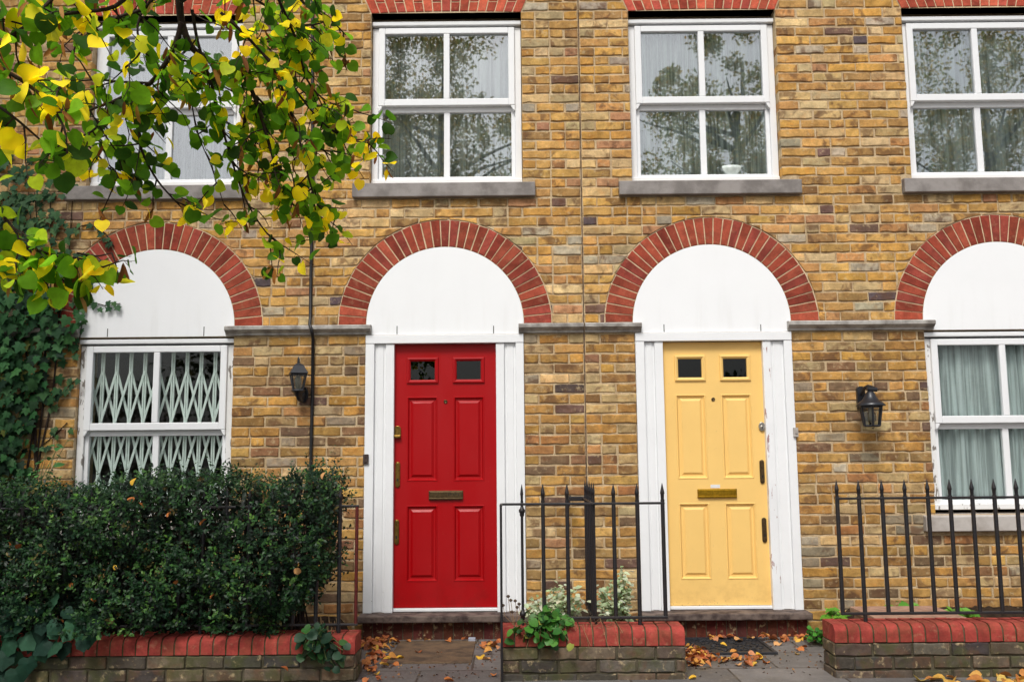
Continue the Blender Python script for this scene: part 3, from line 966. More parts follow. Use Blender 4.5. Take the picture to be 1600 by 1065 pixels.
# little boxes screwed to the frames
a = at(572, 717, -.02); b = MB(); b.box(a[0] - .022, a[0] + .018, -.030, -.002, a[2] - .036, a[2] + .036); b.box(a[0] - .014, a[0] + .010, -.036, -.0301, a[2] - .024, a[2] + .024)
tag(b.build('bell_box', M['wood'], None, .003), 'small dark wooden box fixed beside the red door', 'door bell')
a = at(1243, 675, -.02); b = MB(); b.box(a[0] - .016, a[0] + .018, -.034, -.002, a[2] - .034, a[2] + .034); b.box(a[0] - .008, a[0] + .010, -.040, -.0341, a[2] - .012, a[2] + .022)
tag(b.build('bell_box', M['pale_sill'], None, .003), 'small pale bell push box fixed beside the yellow door', 'door bell')
# air brick at the foot of the wall
a = at(1530, 966, 0); b = MB(); b.box(a[0] - .11, a[0] + .11, -.006, .01, a[2] - .035, a[2] + .035)
b.build('air_brick', M['greybrick'], houseB, .002, col=True)
b = MB()
for i in range(9):
    for k in range(3): b.box(a[0] - .10 + .0225 * i, a[0] - .086 + .0225 * i, -.0072, .0, a[2] - .028 + .02 * k, a[2] - .014 + .02 * k)
b.build('vent_slots', M['dark'], houseB)

# ------------------------------------------------------------------ cable, lanterns
b = MB()
pts = [at(489, -60, -.016), at(488, 100, -.016), at(489, 300, -.016), at(486, 420, -.018), at(485, 495, -.02), at(484, 507, -.05), at(486, 513, -.078), at(488, 521, -.06), at(489, 530, -.02), at(488, 620, -.016), at(486, 700, -.016), at(485, 800, -.016), at(485, 940, -.016)]
b.tube(pts, .0125, 8)
tag(b.build('cable', M['black']), 'thick black cable running down the brick wall past the lantern', 'cable')

# lantern standing on its bracket
c = at(466, 595, -.13); cx, cy, cz = c[0], -.13, c[2]
zr = at(466, 583, -.13)[2]; zt = at(466, 563, -.13)[2]; zb = at(466, 609, -.13)[2]
L1 = thing('wall_lantern', 'black upright carriage lantern standing on a bracket beside the cable', 'wall light', (cx, 0, zb - .1), 'wall lanterns by the doors')
b = MB()
b.lathe([(.088, zr - .004), (.090, zr), (.074, zr + .022), (.070, zr + .026), (.052, zr + .052), (.036, zr + .066), (.016, zr + .072), (.010, zr + .078)], cx, cy, 4, rot=PI / 4 + .35, smooth=False)
b.lathe([(.007, zr + .074), (.012, zr + .084), (.007, zr + .093), (.010, zr + .099), (.002, zr + .122)], cx, cy, 10)
b.build('lantern_roof', M['lamp_black'], L1)
b = MB()
cor = lambda r, k: (cx + r * math.cos(PI / 4 + .35 + k * PI / 2), cy + r * math.sin(PI / 4 + .35 + k * PI / 2))
for k in range(4):
    p, q = cor(.076, k), cor(.046, k); b.tube([(p[0], p[1], zr - .002), (q[0], q[1], zb)], .0055, 6)
    p2, q2 = cor(.076, k + 1), cor(.046, k + 1)
    b.tube([(p[0], p[1], zr - .006), (p2[0], p2[1], zr - .006)], .0055, 6); b.tube([(q[0], q[1], zb), (q2[0], q2[1], zb)], .006, 6)
b.build('lantern_frame', M['lamp_black'], L1)
b = MB(); b.lathe([(.046, zb + .002), (.073, zr - .008)], cx, cy, 4, rot=PI / 4 + .35, smooth=False, cap=False); b.build('lantern_glass', M['lampglass'], L1)
b = MB(); b.lathe([(.016, zb + .004), (.020, zb + .02), (.026, zb + .07), (.018, zb + .10), (.002, zb + .11)], cx, cy, 12); b.build('bulb', mat_simple('pearl bulb', (.75, .74, .70, 1), .3), L1)
b = MB()
b.lathe([(.05, zb), (.052, zb - .008), (.034, zb - .024), (.026, zb - .04), (.016, zb - .05)], cx, cy, 8, rot=.35)
px_, pz = at(474, 614, -.02)[0], at(474, 616, -.02)[2]
b.tube([(cx, cy, zb - .04), (cx + .004, cy + .01, zb - .062), (cx + .016, cy + .04, zb - .078), (px_, -.03, pz)], [.016, .018, .018, .022], 8)
P = [(px_ + .036 * math.sin(2 * PI * i / 18) * (1 if True else 1), pz + .060 * math.cos(2 * PI * i / 18) * -1) for i in range(18)]
b.prism(P, -.030, -.004)
b.build('bracket', M['lamp_black'], L1, .003)

# lantern hanging from its bracket
zr = at(1361, 632, -.16)[2]; zt = at(1358, 612, -.16)[2]; zb = at(1362, 665, -.16)[2]; cx = at(1361, 640, -.16)[0]; cy = -.16
L2 = thing('wall_lantern', 'black hexagonal lantern hanging from a scrolled bracket beside the yellow door', 'wall light', (cx, 0, zb), 'wall lanterns by the doors')
b = MB(); b.lathe([(.100, zr - .010), (.103, zr - .002), (.086, zr + .014), (.060, zr + .034), (.042, zr + .060), (.032, zr + .084), (.022, zr + .094), (.012, zr + .10)], cx, cy, 24)
b.build('lantern_roof', M['lamp_black'], L2)
b = MB(); rt, rb = .080, .058
cor = lambda r, k: (cx + r * math.cos(.3 + k * PI / 3), cy + r * math.sin(.3 + k * PI / 3))
for k in range(6):
    p, q = cor(rt, k), cor(rb, k); p2, q2 = cor(rt, k + 1), cor(rb, k + 1)
    b.tube([(p[0], p[1], zr - .008), (q[0], q[1], zb)], .0075, 6)
    b.tube([(q[0], q[1], zb), (q2[0], q2[1], zb)], .0065, 6); b.tube([(p[0], p[1], zr - .012), (p2[0], p2[1], zr - .012)], .006, 6)
b.lathe([(.05, zb - .004), (.05, zb + .003)], cx, cy, 6, rot=.3)
b.tube([(cx + .01, cy, zb), (cx + .016, cy, zb - .012), (cx + .008, cy, zb - .020), (cx, cy, zb - .014)], .0035, 6)
b.build('lantern_frame', M['lamp_black'], L2)
b = MB(); b.lathe([(rb - .001, zb + .004), (rt - .002, zr - .012)], cx, cy, 6, rot=.3, smooth=False, cap=False); b.build('lantern_glass', M['lampglass'], L2)
b = MB(); b.lathe([(.014, zr - .02), (.016, zr - .05), (.027, zr - .085), (.027, zr - .11), (.002, zr - .13)], cx, cy, 12); b.build('bulb', mat_simple('clear bulb', (.55, .54, .46, 1), .2), L2)
b = MB()
bx = at(1345, 620, -.02)[0]; bz0 = at(1345, 637, -.03)[2]; bz1 = at(1345, 603, -.03)[2]
b.box(bx - .030, bx + .030, -.032, -.003, bz0, bz1 - .03)
b.prism([(bx - .030, bz1 - .0301), (bx + .030, bz1 - .0301)] + [(bx + .030 * math.cos(PI * i / 10), bz1 - .03 + .03 * math.sin(PI * i / 10)) for i in range(11)], -.032, -.003)
b.tube([(bx, -.03, bz1 - .06), (bx + .01, -.07, bz1 - .02), (bx + .025, -.11, bz1 - .008), (bx + .05, -.145, bz1 - .022), (cx + .01, cy, bz1 - .034)], [.014, .015, .015, .014, .012], 8)
b.tube([(bx + .01, -.04, bz1 - .09), (bx + .03, -.08, bz1 - .075), (bx + .045, -.11, bz1 - .055), (bx + .035, -.12, bz1 - .035)], .007, 6)
b.tube([(cx - .02, cy, bz1 - .030), (cx + .05, cy, bz1 - .036)], [.016, .017], 8)
b.tube([(cx, cy, bz1 - .04), (cx, cy, zr + .09)], .010, 6)
b.build('bracket', M['lamp_black'], L2, .002)

# ------------------------------------------------------------------ ground
g = MB(); g.add([(-150, -150, GZ), (150, -150, GZ), (150, 150, GZ), (-150, 150, GZ)], [(0, 1, 2, 3)])
struct(g.build('pavement', M['flag']))
# brown stone before the red door
b = MB(); a = ground_at(603, 1029, GZ + .03); c = ground_at(742, 1003, GZ + .03)
b.box(a[0], c[0], a[1], -.16, GZ - .02, GZ + .009)
struct(b.build('path_slab', mat_simple('brown sandstone flag', lin(112, 92, 72), .9, 0, .35, 9, .7, .2, lin(78, 66, 56)), None, .006))


def bed(name, x0f, x1f, x0b, x1b, y0, y1, z):
    """planting bed: x limits at the front and at the back, with an earth edge down to the paving"""
    nx, ny = max(4, int((x1f - x0f) / .05)), 16
    b = MB(); r_ = random.Random(len(name) + int(x0f * 10))
    vs = []
    for k in range(ny + 1):
        v = k / ny; xa = x0f + (x0b - x0f) * v; xb = x1f + (x1b - x1f) * v
        for i in range(nx + 1):
            u = i / nx; e = min(1, min(u, 1 - u) * nx / 2.0)
            vs.append((xa + (xb - xa) * u + r_.uniform(-.008, .008), y0 + (y1 - y0) * v, GZ - .01 + (z - GZ) * (e ** .5) + r_.uniform(-.014, .014)))
    b.add(vs, [(k * (nx + 1) + i, k * (nx + 1) + i + 1, (k + 1) * (nx + 1) + i + 1, (k + 1) * (nx + 1) + i) for k in range(ny) for i in range(nx)], 0, None, True)
    struct(b.build(name, M['soil']))


bed('soil', -6.2, -1.0, -6.2, -1.19, -1.10, -.001, .22); bed('soil', -.07, .94, .10, .87, -1.10, -.001, .24); bed('soil', 1.92, 6.2, 2.30, 6.2, -1.10, -.001, .25)


# ------------------------------------------------------------------ low front walls with bullnose copings
def low_wall(label, x0, x1, yf, ztop, side_l, side_r, seed):
    r_ = random.Random(seed)
    t = thing('low_wall', label, 'garden wall', ((x0 + x1) / 2, yf + .11, GZ), 'low front garden walls')
    zc = ztop - .103
    b = MB()
    pal = [((92, 80, 60), 4), ((78, 70, 54), 4), ((106, 90, 68), 3), ((68, 60, 50), 3), ((98, 90, 74), 1.5), ((86, 70, 54), 2)]
    th = .215
    b.box(x0 + .006, x1 - .006, yf + .006, yf + th - .006, -.05, zc - .004, 1)
    k = 0; z1 = zc - .006
    while z1 > -.04:
        z0 = z1 - .066
        x = x0 - (.11 if k % 2 else 0)
        while x < x1 - .01:
            a, c = max(x, x0), min(x + .216, x1)
            if c - a > .03: 
                n0 = len(b.v); lay_brick(b, r_, a + .001, c - .004, z0, z1, .03, pal, False, 0)
                for q in range(n0, len(b.v)):
                    v = b.v[q]; b.v[q] = (v[0], v[1] + yf, v[2])
            x += .225
        for side, xx in ((-1, x0), (1, x1)):     # end faces
            n = (.004, .104, .112, .211) if k % 2 else (.004, .211)
            for p in range(0, len(n), 2):
                n0 = len(b.v); lay_brick(b, r_, n[p], n[p + 1], z0, z1, .02, pal, False, 0)
                for q in range(n0, len(b.v)):
                    v = b.v[q]
                    b.v[q] = (xx + side * -1 * v[1], yf + (v[0] if side > 0 else v[0]), v[2])
        z1 = z0 - .009; k += 1
    # the low return walls that hold the bed in
    for on, xx in ((side_l, x0 + .02), (side_r, x1 - .13)):
        if on: b.box(xx, xx + .11, yf + th + .002, -.10, -.05, .20, 1)
    b.build('brick_base', [M['greybrick'], M['greymortar']], t, col=True)
    # coping: bullnose bricks on edge
    prof = [(yf + th, zc), (yf - .004, zc), (yf - .004, zc + .055)]
    R = .050
    prof += [(yf - .004 + R - R * math.cos(PI / 2 * i / 6), zc + .055 + R * .92 * math.sin(PI / 2 * i / 6)) for i in range(1, 7)]
    prof += [(yf + th, zc + .101)]
    n = len(prof)
    cp = MB(); N = round((x1 - x0) / .0752); w = (x1 - x0) / N
    for i in range(N):
        a, c = x0 + i * w + .0046, x0 + (i + 1) * w - .0046
        if i == 0: a = x0
        if i == N - 1: c = x1
        dy, dz = r_.uniform(-.002, .002), r_.uniform(-.0015, .0015); tl = r_.uniform(-.0015, .0015)
        vs = [(a, y + dy, z + dz) for y, z in prof] + [(c, y + dy + tl, z + dz) for y, z in prof]
        fs = [(k, (k + 1) % n, n + (k + 1) % n, n + k) for k in range(n)]
        u = r_.uniform(.86, 1.12); cq = lin(156, 66, 60); col = (cq[0] * u, cq[1] * u, cq[2] * u, r_.random())
        cp.add(vs, fs, 0, col, False); cp.add(vs[:n], [tuple(range(n))[::-1]], 0, col); cp.add(vs[n:], [tuple(range(n))], 0, col)
    co = cp.build('coping', M['coping'], t, .0035, col=True)
    for i_, p in enumerate(co.data.polygons): p.use_smooth = False
    mj = MB()
    sh = lambda y, z: (y + (.004 if y < yf + .1 else -.004), z - (.006 if z > zc + .02 else -.002))
    P = [sh(y, z) for y, z in prof]
    vs = [(x0 + .004, y, z) for y, z in P] + [(x1 - .004, y, z) for y, z in P]
    mj.add(vs, [(k, (k + 1) % n, n + (k + 1) % n, n + k) for k in range(n)] + [tuple(range(n))[::-1], tuple(range(n, 2 * n))])
    mj.build('coping_joint', M['copmortar'], t)
    return t


YF = -1.33
low_wall('low brick wall with red coping between the red and yellow doors', -.094, .972, YF, .352, False, False, 71)
low_wall('low brick wall with red coping under the long black railing', 1.842, 6.2, YF, .360, False, False, 72)
low_wall('low brick wall with red coping below the dark hedge', -6.2, -.945, YF, .318, False, False, 73)


# ------------------------------------------------------------------ railings
def bar_mesh(x, y, z0, z1, spike=True, r=.0125, knob=None, collar=True):
    b = MB()
    if spike:
        b.tube([(x, y, z0), (x, y, z1 - .098)], r, 8)
        b.lathe([(r * .8, z1 - .099), (r * .95, z1 - .066), (r * 1.15, z1 - .062), (r * 1.05, z1 - .05), (.0012, z1)], x, y, 6, rot=.2)
    else: b.tube([(x, y, z0), (x, y, z1)], r, 8)
    for kz in (knob or ()):
        b.lathe([(r, kz - .03), (r * 1.5, kz - .022), (r * 1.5, kz - .008), (r * 2.1, kz - .004), (r * 2.1, kz + .012), (r * 1.4, kz + .018), (r, kz + .03)], x, y, 8)
    return b


RY = -1.22
def P2(px, py, Y=RY): q = at(px, py, Y); return q[0], q[2]


rail1 = thing('railing', 'short black spiked railing standing on the wall between the two doors', 'railing', (.4, RY, .35), 'black spiked front railings')
ztop = P2(930, 755)[1]; zr = P2(930, 786)[1]; zl = P2(960, 964)[1]
for px in (849, 887, 960, 997):
    bar_mesh(P2(px, 850)[0], RY, zl + .004 if px != 997 else .345, ztop).build('bar', M['iron'], rail1)
x = P2(816, 850)[0]; bar_mesh(x, RY, .345, ztop, True, .009, (zr - .045, zl + .02)).build('bar', M['iron'], rail1)
x = P2(1037, 850)[0]; bar_mesh(x, RY, zl, ztop).build('bar', M['iron'], rail1)
x = P2(784, 900)[0]; bar_mesh(x, RY - .16, GZ - .02, zr + .004, False, .0075).build('post', M['iron'], rail1)
b = MB(); x1_ = P2(1037, 850)[0]
b.box(x, x1_ + .012, RY - .012, RY + .012, zr - .008, zr + .006); b.box(x - .0075, x + .0075, RY - .168, RY - .0121, zr - .008, zr + .006)
b.build('top_rail', M['iron'], rail1, .003)
b = MB(); b.box(P2(870, 964)[0], x1_ + .012, RY - .012, RY + .012, zl - .008, zl + .008); b.build('bottom_rail', M['iron'], rail1, .003)

# railing that runs back to the house between the two gardens, seen end on
rail2 = thing('railing', 'black railing seen end on, running back to the bricks between the doors', 'railing', (.45, -.7, .35), 'black spiked front railings')
xe = lambda y: .470 - (y + 1.20) * .011
for i in range(6):
    y = -1.19 + .125 * i
    bar_mesh(xe(y), y, .24 if i % 3 == 0 else .34, ztop + .004, True, .0070).build('bar', M['iron'], rail2)
b = MB(); b.tube([(xe(-1.2), -1.2, zr - .002), (xe(-.4), -.4, zr - .002)], .008, 6); b.build('top_rail', M['iron'], rail2, .003)
b = MB(); b.tube([(xe(-1.2), -1.2, .356), (xe(-.4), -.4, .356)], .008, 6); b.build('bottom_rail', M['iron'], rail2, .003)
b = MB(); b.box(.36, .47, -.42, -.40, zr - .022, zr + .010); b.box(.36, .385, -.3999, .002, zr - .022, zr + .010); b.build('wall_bracket', M['iron'], rail2, .004)

rail3 = thing('railing', 'long black spiked railing on the low wall in front of the ground floor curtains', 'railing', (4, RY, .36), 'black spiked front railings')
zt3 = P2(1450, 748)[1]; zr3 = P2(1450, 777)[1]; zl3 = P2(1450, 957)[1]
x = P2(1311, 860)[0]; k = 0
xs3 = [P2(p, 860)[0] for p in (1312, 1346.5, 1383, 1419, 1455)]
step = .1335
while xs3[-1] < 6.0: xs3.append(xs3[-1] + step)
for i, xx in enumerate(xs3):
    bar_mesh(xx, RY, .352 if i in (1, 12, 23) else zl3, zt3).build('bar', M['iron'], rail3)
b = MB(); b.box(xs3[0] - .012, 6.1, RY - .012, RY + .012, zr3 - .008, zr3 + .006); b.build('top_rail', M['iron'], rail3, .003)
b = MB(); b.box(xs3[0] - .012, 6.1, RY - .012, RY + .012, zl3 - .008, zl3 + .008); b.build('bottom_rail', M['iron'], rail3, .003)

rail4 = thing('railing', 'black railing swallowed by the dark hedge with a rusty red end post', 'railing', (-2, RY, .3), 'black spiked front railings')
zr4 = P2(540, 790)[1]; zl4 = P2(540, 975)[1]; xx = P2(530.5, 870)[0]; x_end = P2(557, 870)[0]
xb4 = xx
for i in range(26):
    bar_mesh(xb4, RY, .31 if i % 6 == 0 else zl4, zr4 + .11).build('bar', M['iron'], rail4); xb4 -= .137
p = bar_mesh(x_end, RY, zl4, zr4, False, .0105).build('post', M['rust'], rail4); p['label'] = 'rusty red end post'
b = MB(); b.box(xb4, x_end + .012, RY - .010, RY + .010, zr4 - .007, zr4 + .006); b.build('top_rail', M['iron'], rail4, .003)
b = MB(); b.box(xb4, x_end + .012, RY - .010, RY + .010, zl4 - .007, zl4 + .007); b.build('bottom_rail', M['iron'], rail4, .003)

# slab lying in the bed, door mat
a = at(1318, 972, -.95); b = MB(); b.box(2.22, 2.78, -.98, -.52, .30, .335)
b.box(2.24, 2.76, -.96, -.54, .24, .2999)
o = b.build('paving_slab', M['plank'], None, .004); tag(o, 'pinkish paving slab lying in the bed behind the long railing', 'paving slab')
a = ground_at(1216, 1019, GZ + .012); c = ground_at(1176, 991, GZ + .012)
mt = MB(); X0, X1, Y0, Y1 = 1.14, a[0] - .0, a[1], -.16
mt.box(X0, X1, Y0, Y1, GZ + .001, GZ + .009)
mt.box(X0, X1, Y0, Y0 + .025, GZ + .0091, GZ + .016); mt.box(X0, X1, Y1 - .025, Y1, GZ + .0091, GZ + .016)
mt.box(X1 - .025, X1, Y0 + .0251, Y1 - .0251, GZ + .0091, GZ + .016); mt.box(X0, X0 + .025, Y0 + .0251, Y1 - .0251, GZ + .0091, GZ + .016)
rm = random.Random(5)
for i in range(90):
    x, y = rm.uniform(X0 + .06, X1 - .06), rm.uniform(Y0 + .06, Y1 - .06); a0 = rm.uniform(0, 6.28); r0 = rm.uniform(.012, .03)
    mt.tube([(x + r0 * math.cos(a0 + t) * (1 - t * .12), y + r0 * math.sin(a0 + t) * (1 - t * .12), GZ + .012) for t in (0, .8, 1.6, 2.4, 3.2, 4.0)], .0045, 5)
tag(mt.build('doormat', M['mat'], None, .003), 'black rubber doormat with a curly raised pattern before the yellow door', 'doormat')
# scrap of paper by the step
a = ground_at(737, 999, GZ + .02); b = MB(); b.box(a[0] - .025, a[0] + .025, -.20, -.165, GZ + .001, GZ + .030)
tag(b.build('carton', mat_simple('pale blue card', lin(168, 172, 186), .6), None, .004), 'tiny crumpled pale carton by the step of the red door', 'litter')

# ------------------------------------------------------------------ leaves
def strip_leaf(rows, fold=.25, droop=.25):
    """rows: (y, half width, shift of the side points); returns verts, faces of a unit leaf (tip along +y, face along +z)"""
    vs = []; fs = []
    for y, w, d in rows:
        if w <= 0: vs.append((0, y, -droop * y * y)); continue
        zs_ = -droop * y * y
        vs += [(-w, y + d, zs_ + fold * w), (0, y, zs_), (w, y + d, zs_ + fold * w)]
    idx = []; o = 0
    for y, w, d in rows:
        if w <= 0: idx.append((o, o, o)); o += 1
        else: idx.append((o, o + 1, o + 2)); o += 3
    for a, b in zip(idx, idx[1:]):
        for s in (0, 1):
            q = [a[s], a[s + 1], b[s + 1], b[s]]
            u = []
            for k in q:
                if k not in u: u.append(k)
            if len(u) > 2: fs.append(tuple(u))
    return np.array(vs, float), fs


LEAF_HEART = strip_leaf([(.05, .26, -.09), (.13, .44, -.03), (.32, .54, 0), (.54, .52, 0), (.74, .39, 0), (.88, .21, 0), (.95, .07, 0), (1.02, 0, 0)], .20, .24)
LEAF_OVAL = strip_leaf([(0, 0, 0), (.25, .24, 0), (.55, .30, 0), (.82, .17, 0), (1, 0, 0)], .25, .15)
LEAF_SMALL = strip_leaf([(0, 0, 0), (.45, .29, 0), (1, 0, 0)], .25, .1)
LEAF_ROUND = strip_leaf([(.05, .26, -.08), (.2, .46, 0), (.5, .52, 0), (.8, .36, 0), (1, 0, 0)], .15, .2)
LEAF_CURL = strip_leaf([(.04, .20, -.08), (.2, .40, 0), (.45, .46, 0), (.7, .34, 0), (.9, .12, 0), (1.0, 0, 0)], .55, .35)
LEAF_BRACT = strip_leaf([(0, 0, 0), (.15, .09, 0), (.5, .13, 0), (.85, .10, 0), (1, 0, 0)], .5, .3)
_iv = [(0, -.02), (.22, -.14), (.50, .02), (.36, .22), (.60, .46), (.30, .52), (.0, 1.0), (-.30, .52), (-.60, .46), (-.36, .22), (-.50, .02), (-.22, -.14)]
_vi = [(0, .0), (.20, -.12), (.46, -.04), (.58, .20), (.50, .36), (.52, .56), (.30, .72), (.0, 1.0), (-.30, .72), (-.52, .56), (-.50, .36), (-.58, .20), (-.46, -.04), (-.20, -.12)]
LEAF_VINE = (np.array([(0, .32, .04)] + [(x, y, -.16 * abs(x) - .14 * y * y) for x, y in _vi]), [(0, 1 + i, 1 + (i + 1) % 14) for i in range(14)])
LEAF_IVY = (np.array([(0, .25, 0)] + [(x, y, -.12 * abs(x) - .1 * y * y) for x, y in _iv]), [(0, 1 + i, 1 + (i + 1) % 12) for i in range(12)])


def unit(v): return v / np.maximum(np.linalg.norm(v, axis=-1, keepdims=True), 1e-9)


def foliage(name, tmpl, pos, tip, nrm, size, col, mat, parent=None, smooth=True):
    pos = np.asarray(pos, float); tip = unit(np.asarray(tip, float)); nrm = np.asarray(nrm, float)
    nrm = unit(nrm - (nrm * tip).sum(1, keepdims=True) * tip)
    bit = np.cross(tip, nrm)
    tv, tf = tmpl
    size = np.asarray(size, float).reshape(-1, 1, 1)
    V = pos[:, None, :] + size * (tv[None, :, 0:1] * bit[:, None, :] + tv[None, :, 1:2] * tip[:, None, :] + tv[None, :, 2:3] * nrm[:, None, :])
    N, K = len(pos), len(tv)
    loops = []; starts = []; tot = []
    flat = np.concatenate([np.array(f) for f in tf]); lens = np.array([len(f) for f in tf])
    L = len(flat)
    allv = (flat[None, :] + (np.arange(N) * K)[:, None]).ravel()
    st = np.concatenate([[0], np.cumsum(lens)[:-1]])
    alls = (st[None, :] + (np.arange(N) * L)[:, None]).ravel()
    me = bpy.data.meshes.new(name)
    me.vertices.add(N * K); me.vertices.foreach_set('co', V.astype(np.float32).ravel())
    me.loops.add(len(allv)); me.loops.foreach_set('vertex_index', allv.astype(np.int32))
    me.polygons.add(len(alls)); me.polygons.foreach_set('loop_start', alls.astype(np.int32))
    me.update(calc_edges=True); me.validate()
    me.polygons.foreach_set('use_smooth', np.full(len(me.polygons), smooth))
    col = np.asarray(col, float)
    C4 = np.concatenate([col[:, :3], np.ones((N, 1))], 1)
    a = me.color_attributes.new('tint', 'FLOAT_COLOR', 'POINT')
    a.data.foreach_set('color', np.repeat(C4, K, axis=0).astype(np.float32).ravel())
    me.materials.append(mat)
    o = bpy.data.objects.new(name, me); COL.objects.link(o)
    if parent: o.parent = parent
    return o


def palette(n, items, jit=.12):
    cs = np.array([lin(*c)[:3] for c, w in items]); w = np.array([w for c, w in items], float); w /= w.sum()
    k = rng.choice(len(items), n, p=w)
    return cs[k] * rng.uniform(1 - jit, 1 + jit, (n, 1)) * rng.uniform(1 - jit / 2, 1 + jit / 2, (n, 3))


def rnd_dir(n): return unit(rng.normal(size=(n, 3)))


# ---- hedge
hedge = thing('hedge', 'dense dark green clipped hedge growing behind the low wall', 'hedge', (-2.5, -.8, .22))
top_px = np.array([(-400, 775), (-100, 775), (0, 775), (60, 762), (130, 772), (200, 758), (250, 748), (300, 752), (360, 744), (400, 757), (440, 764), (465, 748), (490, 737), (515, 742), (532, 775), (546, 820)], float)
hx = np.array([at(a, b, -.9)[0] for a, b in top_px]); hz = np.array([at(a, b, -.9)[2] for a, b in top_px])
right_z = np.array([.30, .42, .55, .70, .85, .97, 1.08, 1.2]); right_x = np.array([-1.46, -1.36, -1.22, -1.10, -1.16, -1.12, -1.10, -1.14])


def hedge_lim(x): return np.interp(x, hx, hz)


def hnoise(x, z):
    return (np.sin(x * 5.1 + 1.3 * np.sin(z * 4.2)) * np.sin(z * 6.3 + 1.1 * np.sin(x * 3.7)) + .6 * np.sin(x * 11.3 + z * 7.9 + 1.7) * np.sin(z * 12.7 - x * 4.1))


# sprays: base points on the shell
def hedge_sprays(n):
    pts = []; dirs = []
    while len(pts) < n:
        x = rng.uniform(-4.6, -1.02); kind = rng.random()
        zt = hedge_lim(x)
        if kind < .70:          # front
            z = rng.uniform(.34, zt); y = -1.47 + .20 * (.5 - .5 * np.clip(hnoise(x, z), -1, 1)) + .12 * rng.random() ** 2
            y += .10 * max(0, (z - zt + .2) / .2)
            d = np.array([rng.normal() * .45, -1.0, .55 + rng.normal() * .4])
        elif kind < .92:        # top
            y = rng.uniform(-1.2, -.45); z = zt - .03 - .07 * rng.random() + .035 * hnoise(x * 1.6, y * 3) + (.05 * rng.random() if rng.random() < .15 else 0); d = np.array([rng.normal() * .4, rng.normal() * .4 - .25, 1.0])
        else:                   # end towards the door
            z = rng.uniform(.3, 1.15); y = rng.uniform(-1.3, -.85); x = np.interp(z, right_z, right_x) - .03 - rng.random() * .10; d = np.array([.6, -.4 + rng.normal() * .4, .4 + rng.normal() * .4])
        if x > np.interp(z, right_z, right_x): continue
        # real hollows where the wood shows
        if kind < .7 and hnoise(x * .8 + 3, z * .8) < -.55 and rng.random() < .6: continue
        pts.append((x, y, z)); dirs.append(d)
    return np.array(pts), unit(np.array(dirs))


NS = 5600; LPS = 9
bp_, bd_ = hedge_sprays(NS)
ln = rng.uniform(.04, .13, NS) * np.where(rng.random(NS) < .12, 1.6, 1)
u = np.tile(np.linspace(.1, 1.0, LPS), NS)
base = np.repeat(bp_, LPS, 0); dr = np.repeat(bd_, LPS, 0)
pos = base + dr * (u * np.repeat(ln, LPS))[:, None] + rng.normal(size=(NS * LPS, 3)) * .006
side = unit(np.cross(dr, rnd_dir(NS * LPS)))
tip = unit(dr * .55 + side * .9 + np.array([0, 0, .1]))
nr = unit(np.cross(tip, rnd_dir(NS * LPS)) * .5 + dr * .8 + np.array([0, -.25, .55]))
spray_c = palette(NS, [((40, 72, 40), 5), ((32, 60, 38), 5), ((54, 90, 48), 3), ((80, 118, 56), 2), ((22, 40, 28), 3), ((92, 84, 44), .25)], .2)
young = np.repeat(rng.random(NS) < .22, LPS) & (u > .7)
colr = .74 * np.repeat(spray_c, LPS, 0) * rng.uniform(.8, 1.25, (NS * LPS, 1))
colr[young] = colr[young] * np.array([1.7, 1.65, 1.1])
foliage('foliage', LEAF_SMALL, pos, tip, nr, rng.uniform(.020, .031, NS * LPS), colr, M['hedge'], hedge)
# inner leaves
NI = 24000
x = rng.uniform(-4.6, -1.1, NI); z = rng.uniform(.28, 1.2, NI); y = rng.uniform(-1.24, -.5, NI)
ok = (z < hedge_lim(x) - .05) & (x < np.interp(z, right_z, right_x) - .05)
x, y, z = x[ok], y[ok], z[ok]; n = len(x)
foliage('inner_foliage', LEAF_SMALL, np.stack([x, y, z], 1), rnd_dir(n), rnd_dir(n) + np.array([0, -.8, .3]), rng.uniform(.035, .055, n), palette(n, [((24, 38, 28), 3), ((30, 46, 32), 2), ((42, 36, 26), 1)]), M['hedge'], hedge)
b = MB(); r_ = random.Random(9)
for i in range(260):
    x = r_.uniform(-4.5, -1.3); y = r_.uniform(-1.0, -.6); z = .22; p = [(x, y, z)]
    zt = float(hedge_lim(x)) - .08; dx, dy = r_.uniform(-.25, .25), r_.uniform(-.25, .2)
    for k in range(1, 5):
        xx = x + dx * k / 4 + r_.uniform(-.02, .02); zz = z + (zt - z) * k / 4
        xx = min(xx, float(np.interp(zz, right_z, right_x)) - .04)
        p.append((xx, y + dy * k / 4, zz))
    b.tube(p, [.007, .006, .005, .004, .002], 5)
b.build('stem', M['bark'], hedge)

# ---- ivy on the wall
ivy = thing('ivy', 'dark green ivy climbing the brick wall beside the latticed window', 'ivy', (-3.8, 0, .22))
def ivy_right(py):   # right edge of the mass in photo pixels
    return np.interp(py, [225, 260, 300, 350, 400, 440, 475, 520, 560, 600, 650, 700, 760, 820], [40, 95, 118, 122, 125, 128, 138, 128, 112, 92, 78, 64, 58, 60])
P_, T_, N_, S_, C_ = [], [], [], [], []
NV = 0
while NV < 4200:
    py = rng.uniform(225, 830); px = rng.uniform(-330, ivy_right(py) + rng.normal() * 9)
    up = py < 440
    if up and rng.random() > (.75 if py > 300 else .5): continue
    dens = np.clip((ivy_right(py) - px) / 60, 0.15, 1)
    if rng.random() > dens: continue
    yy = -.015 - rng.random() * (.05 if up else .05 + .10 * dens)
    P_.append(at(px, py, yy)); T_.append((rng.normal() * .45, -.25 + rng.normal() * .15, -1)); N_.append((rng.normal() * .35, -1, .55 + rng.normal() * .3))
    S_.append(rng.uniform(.045, .075) if up else rng.uniform(.045, .095)); C_.append(up); NV += 1
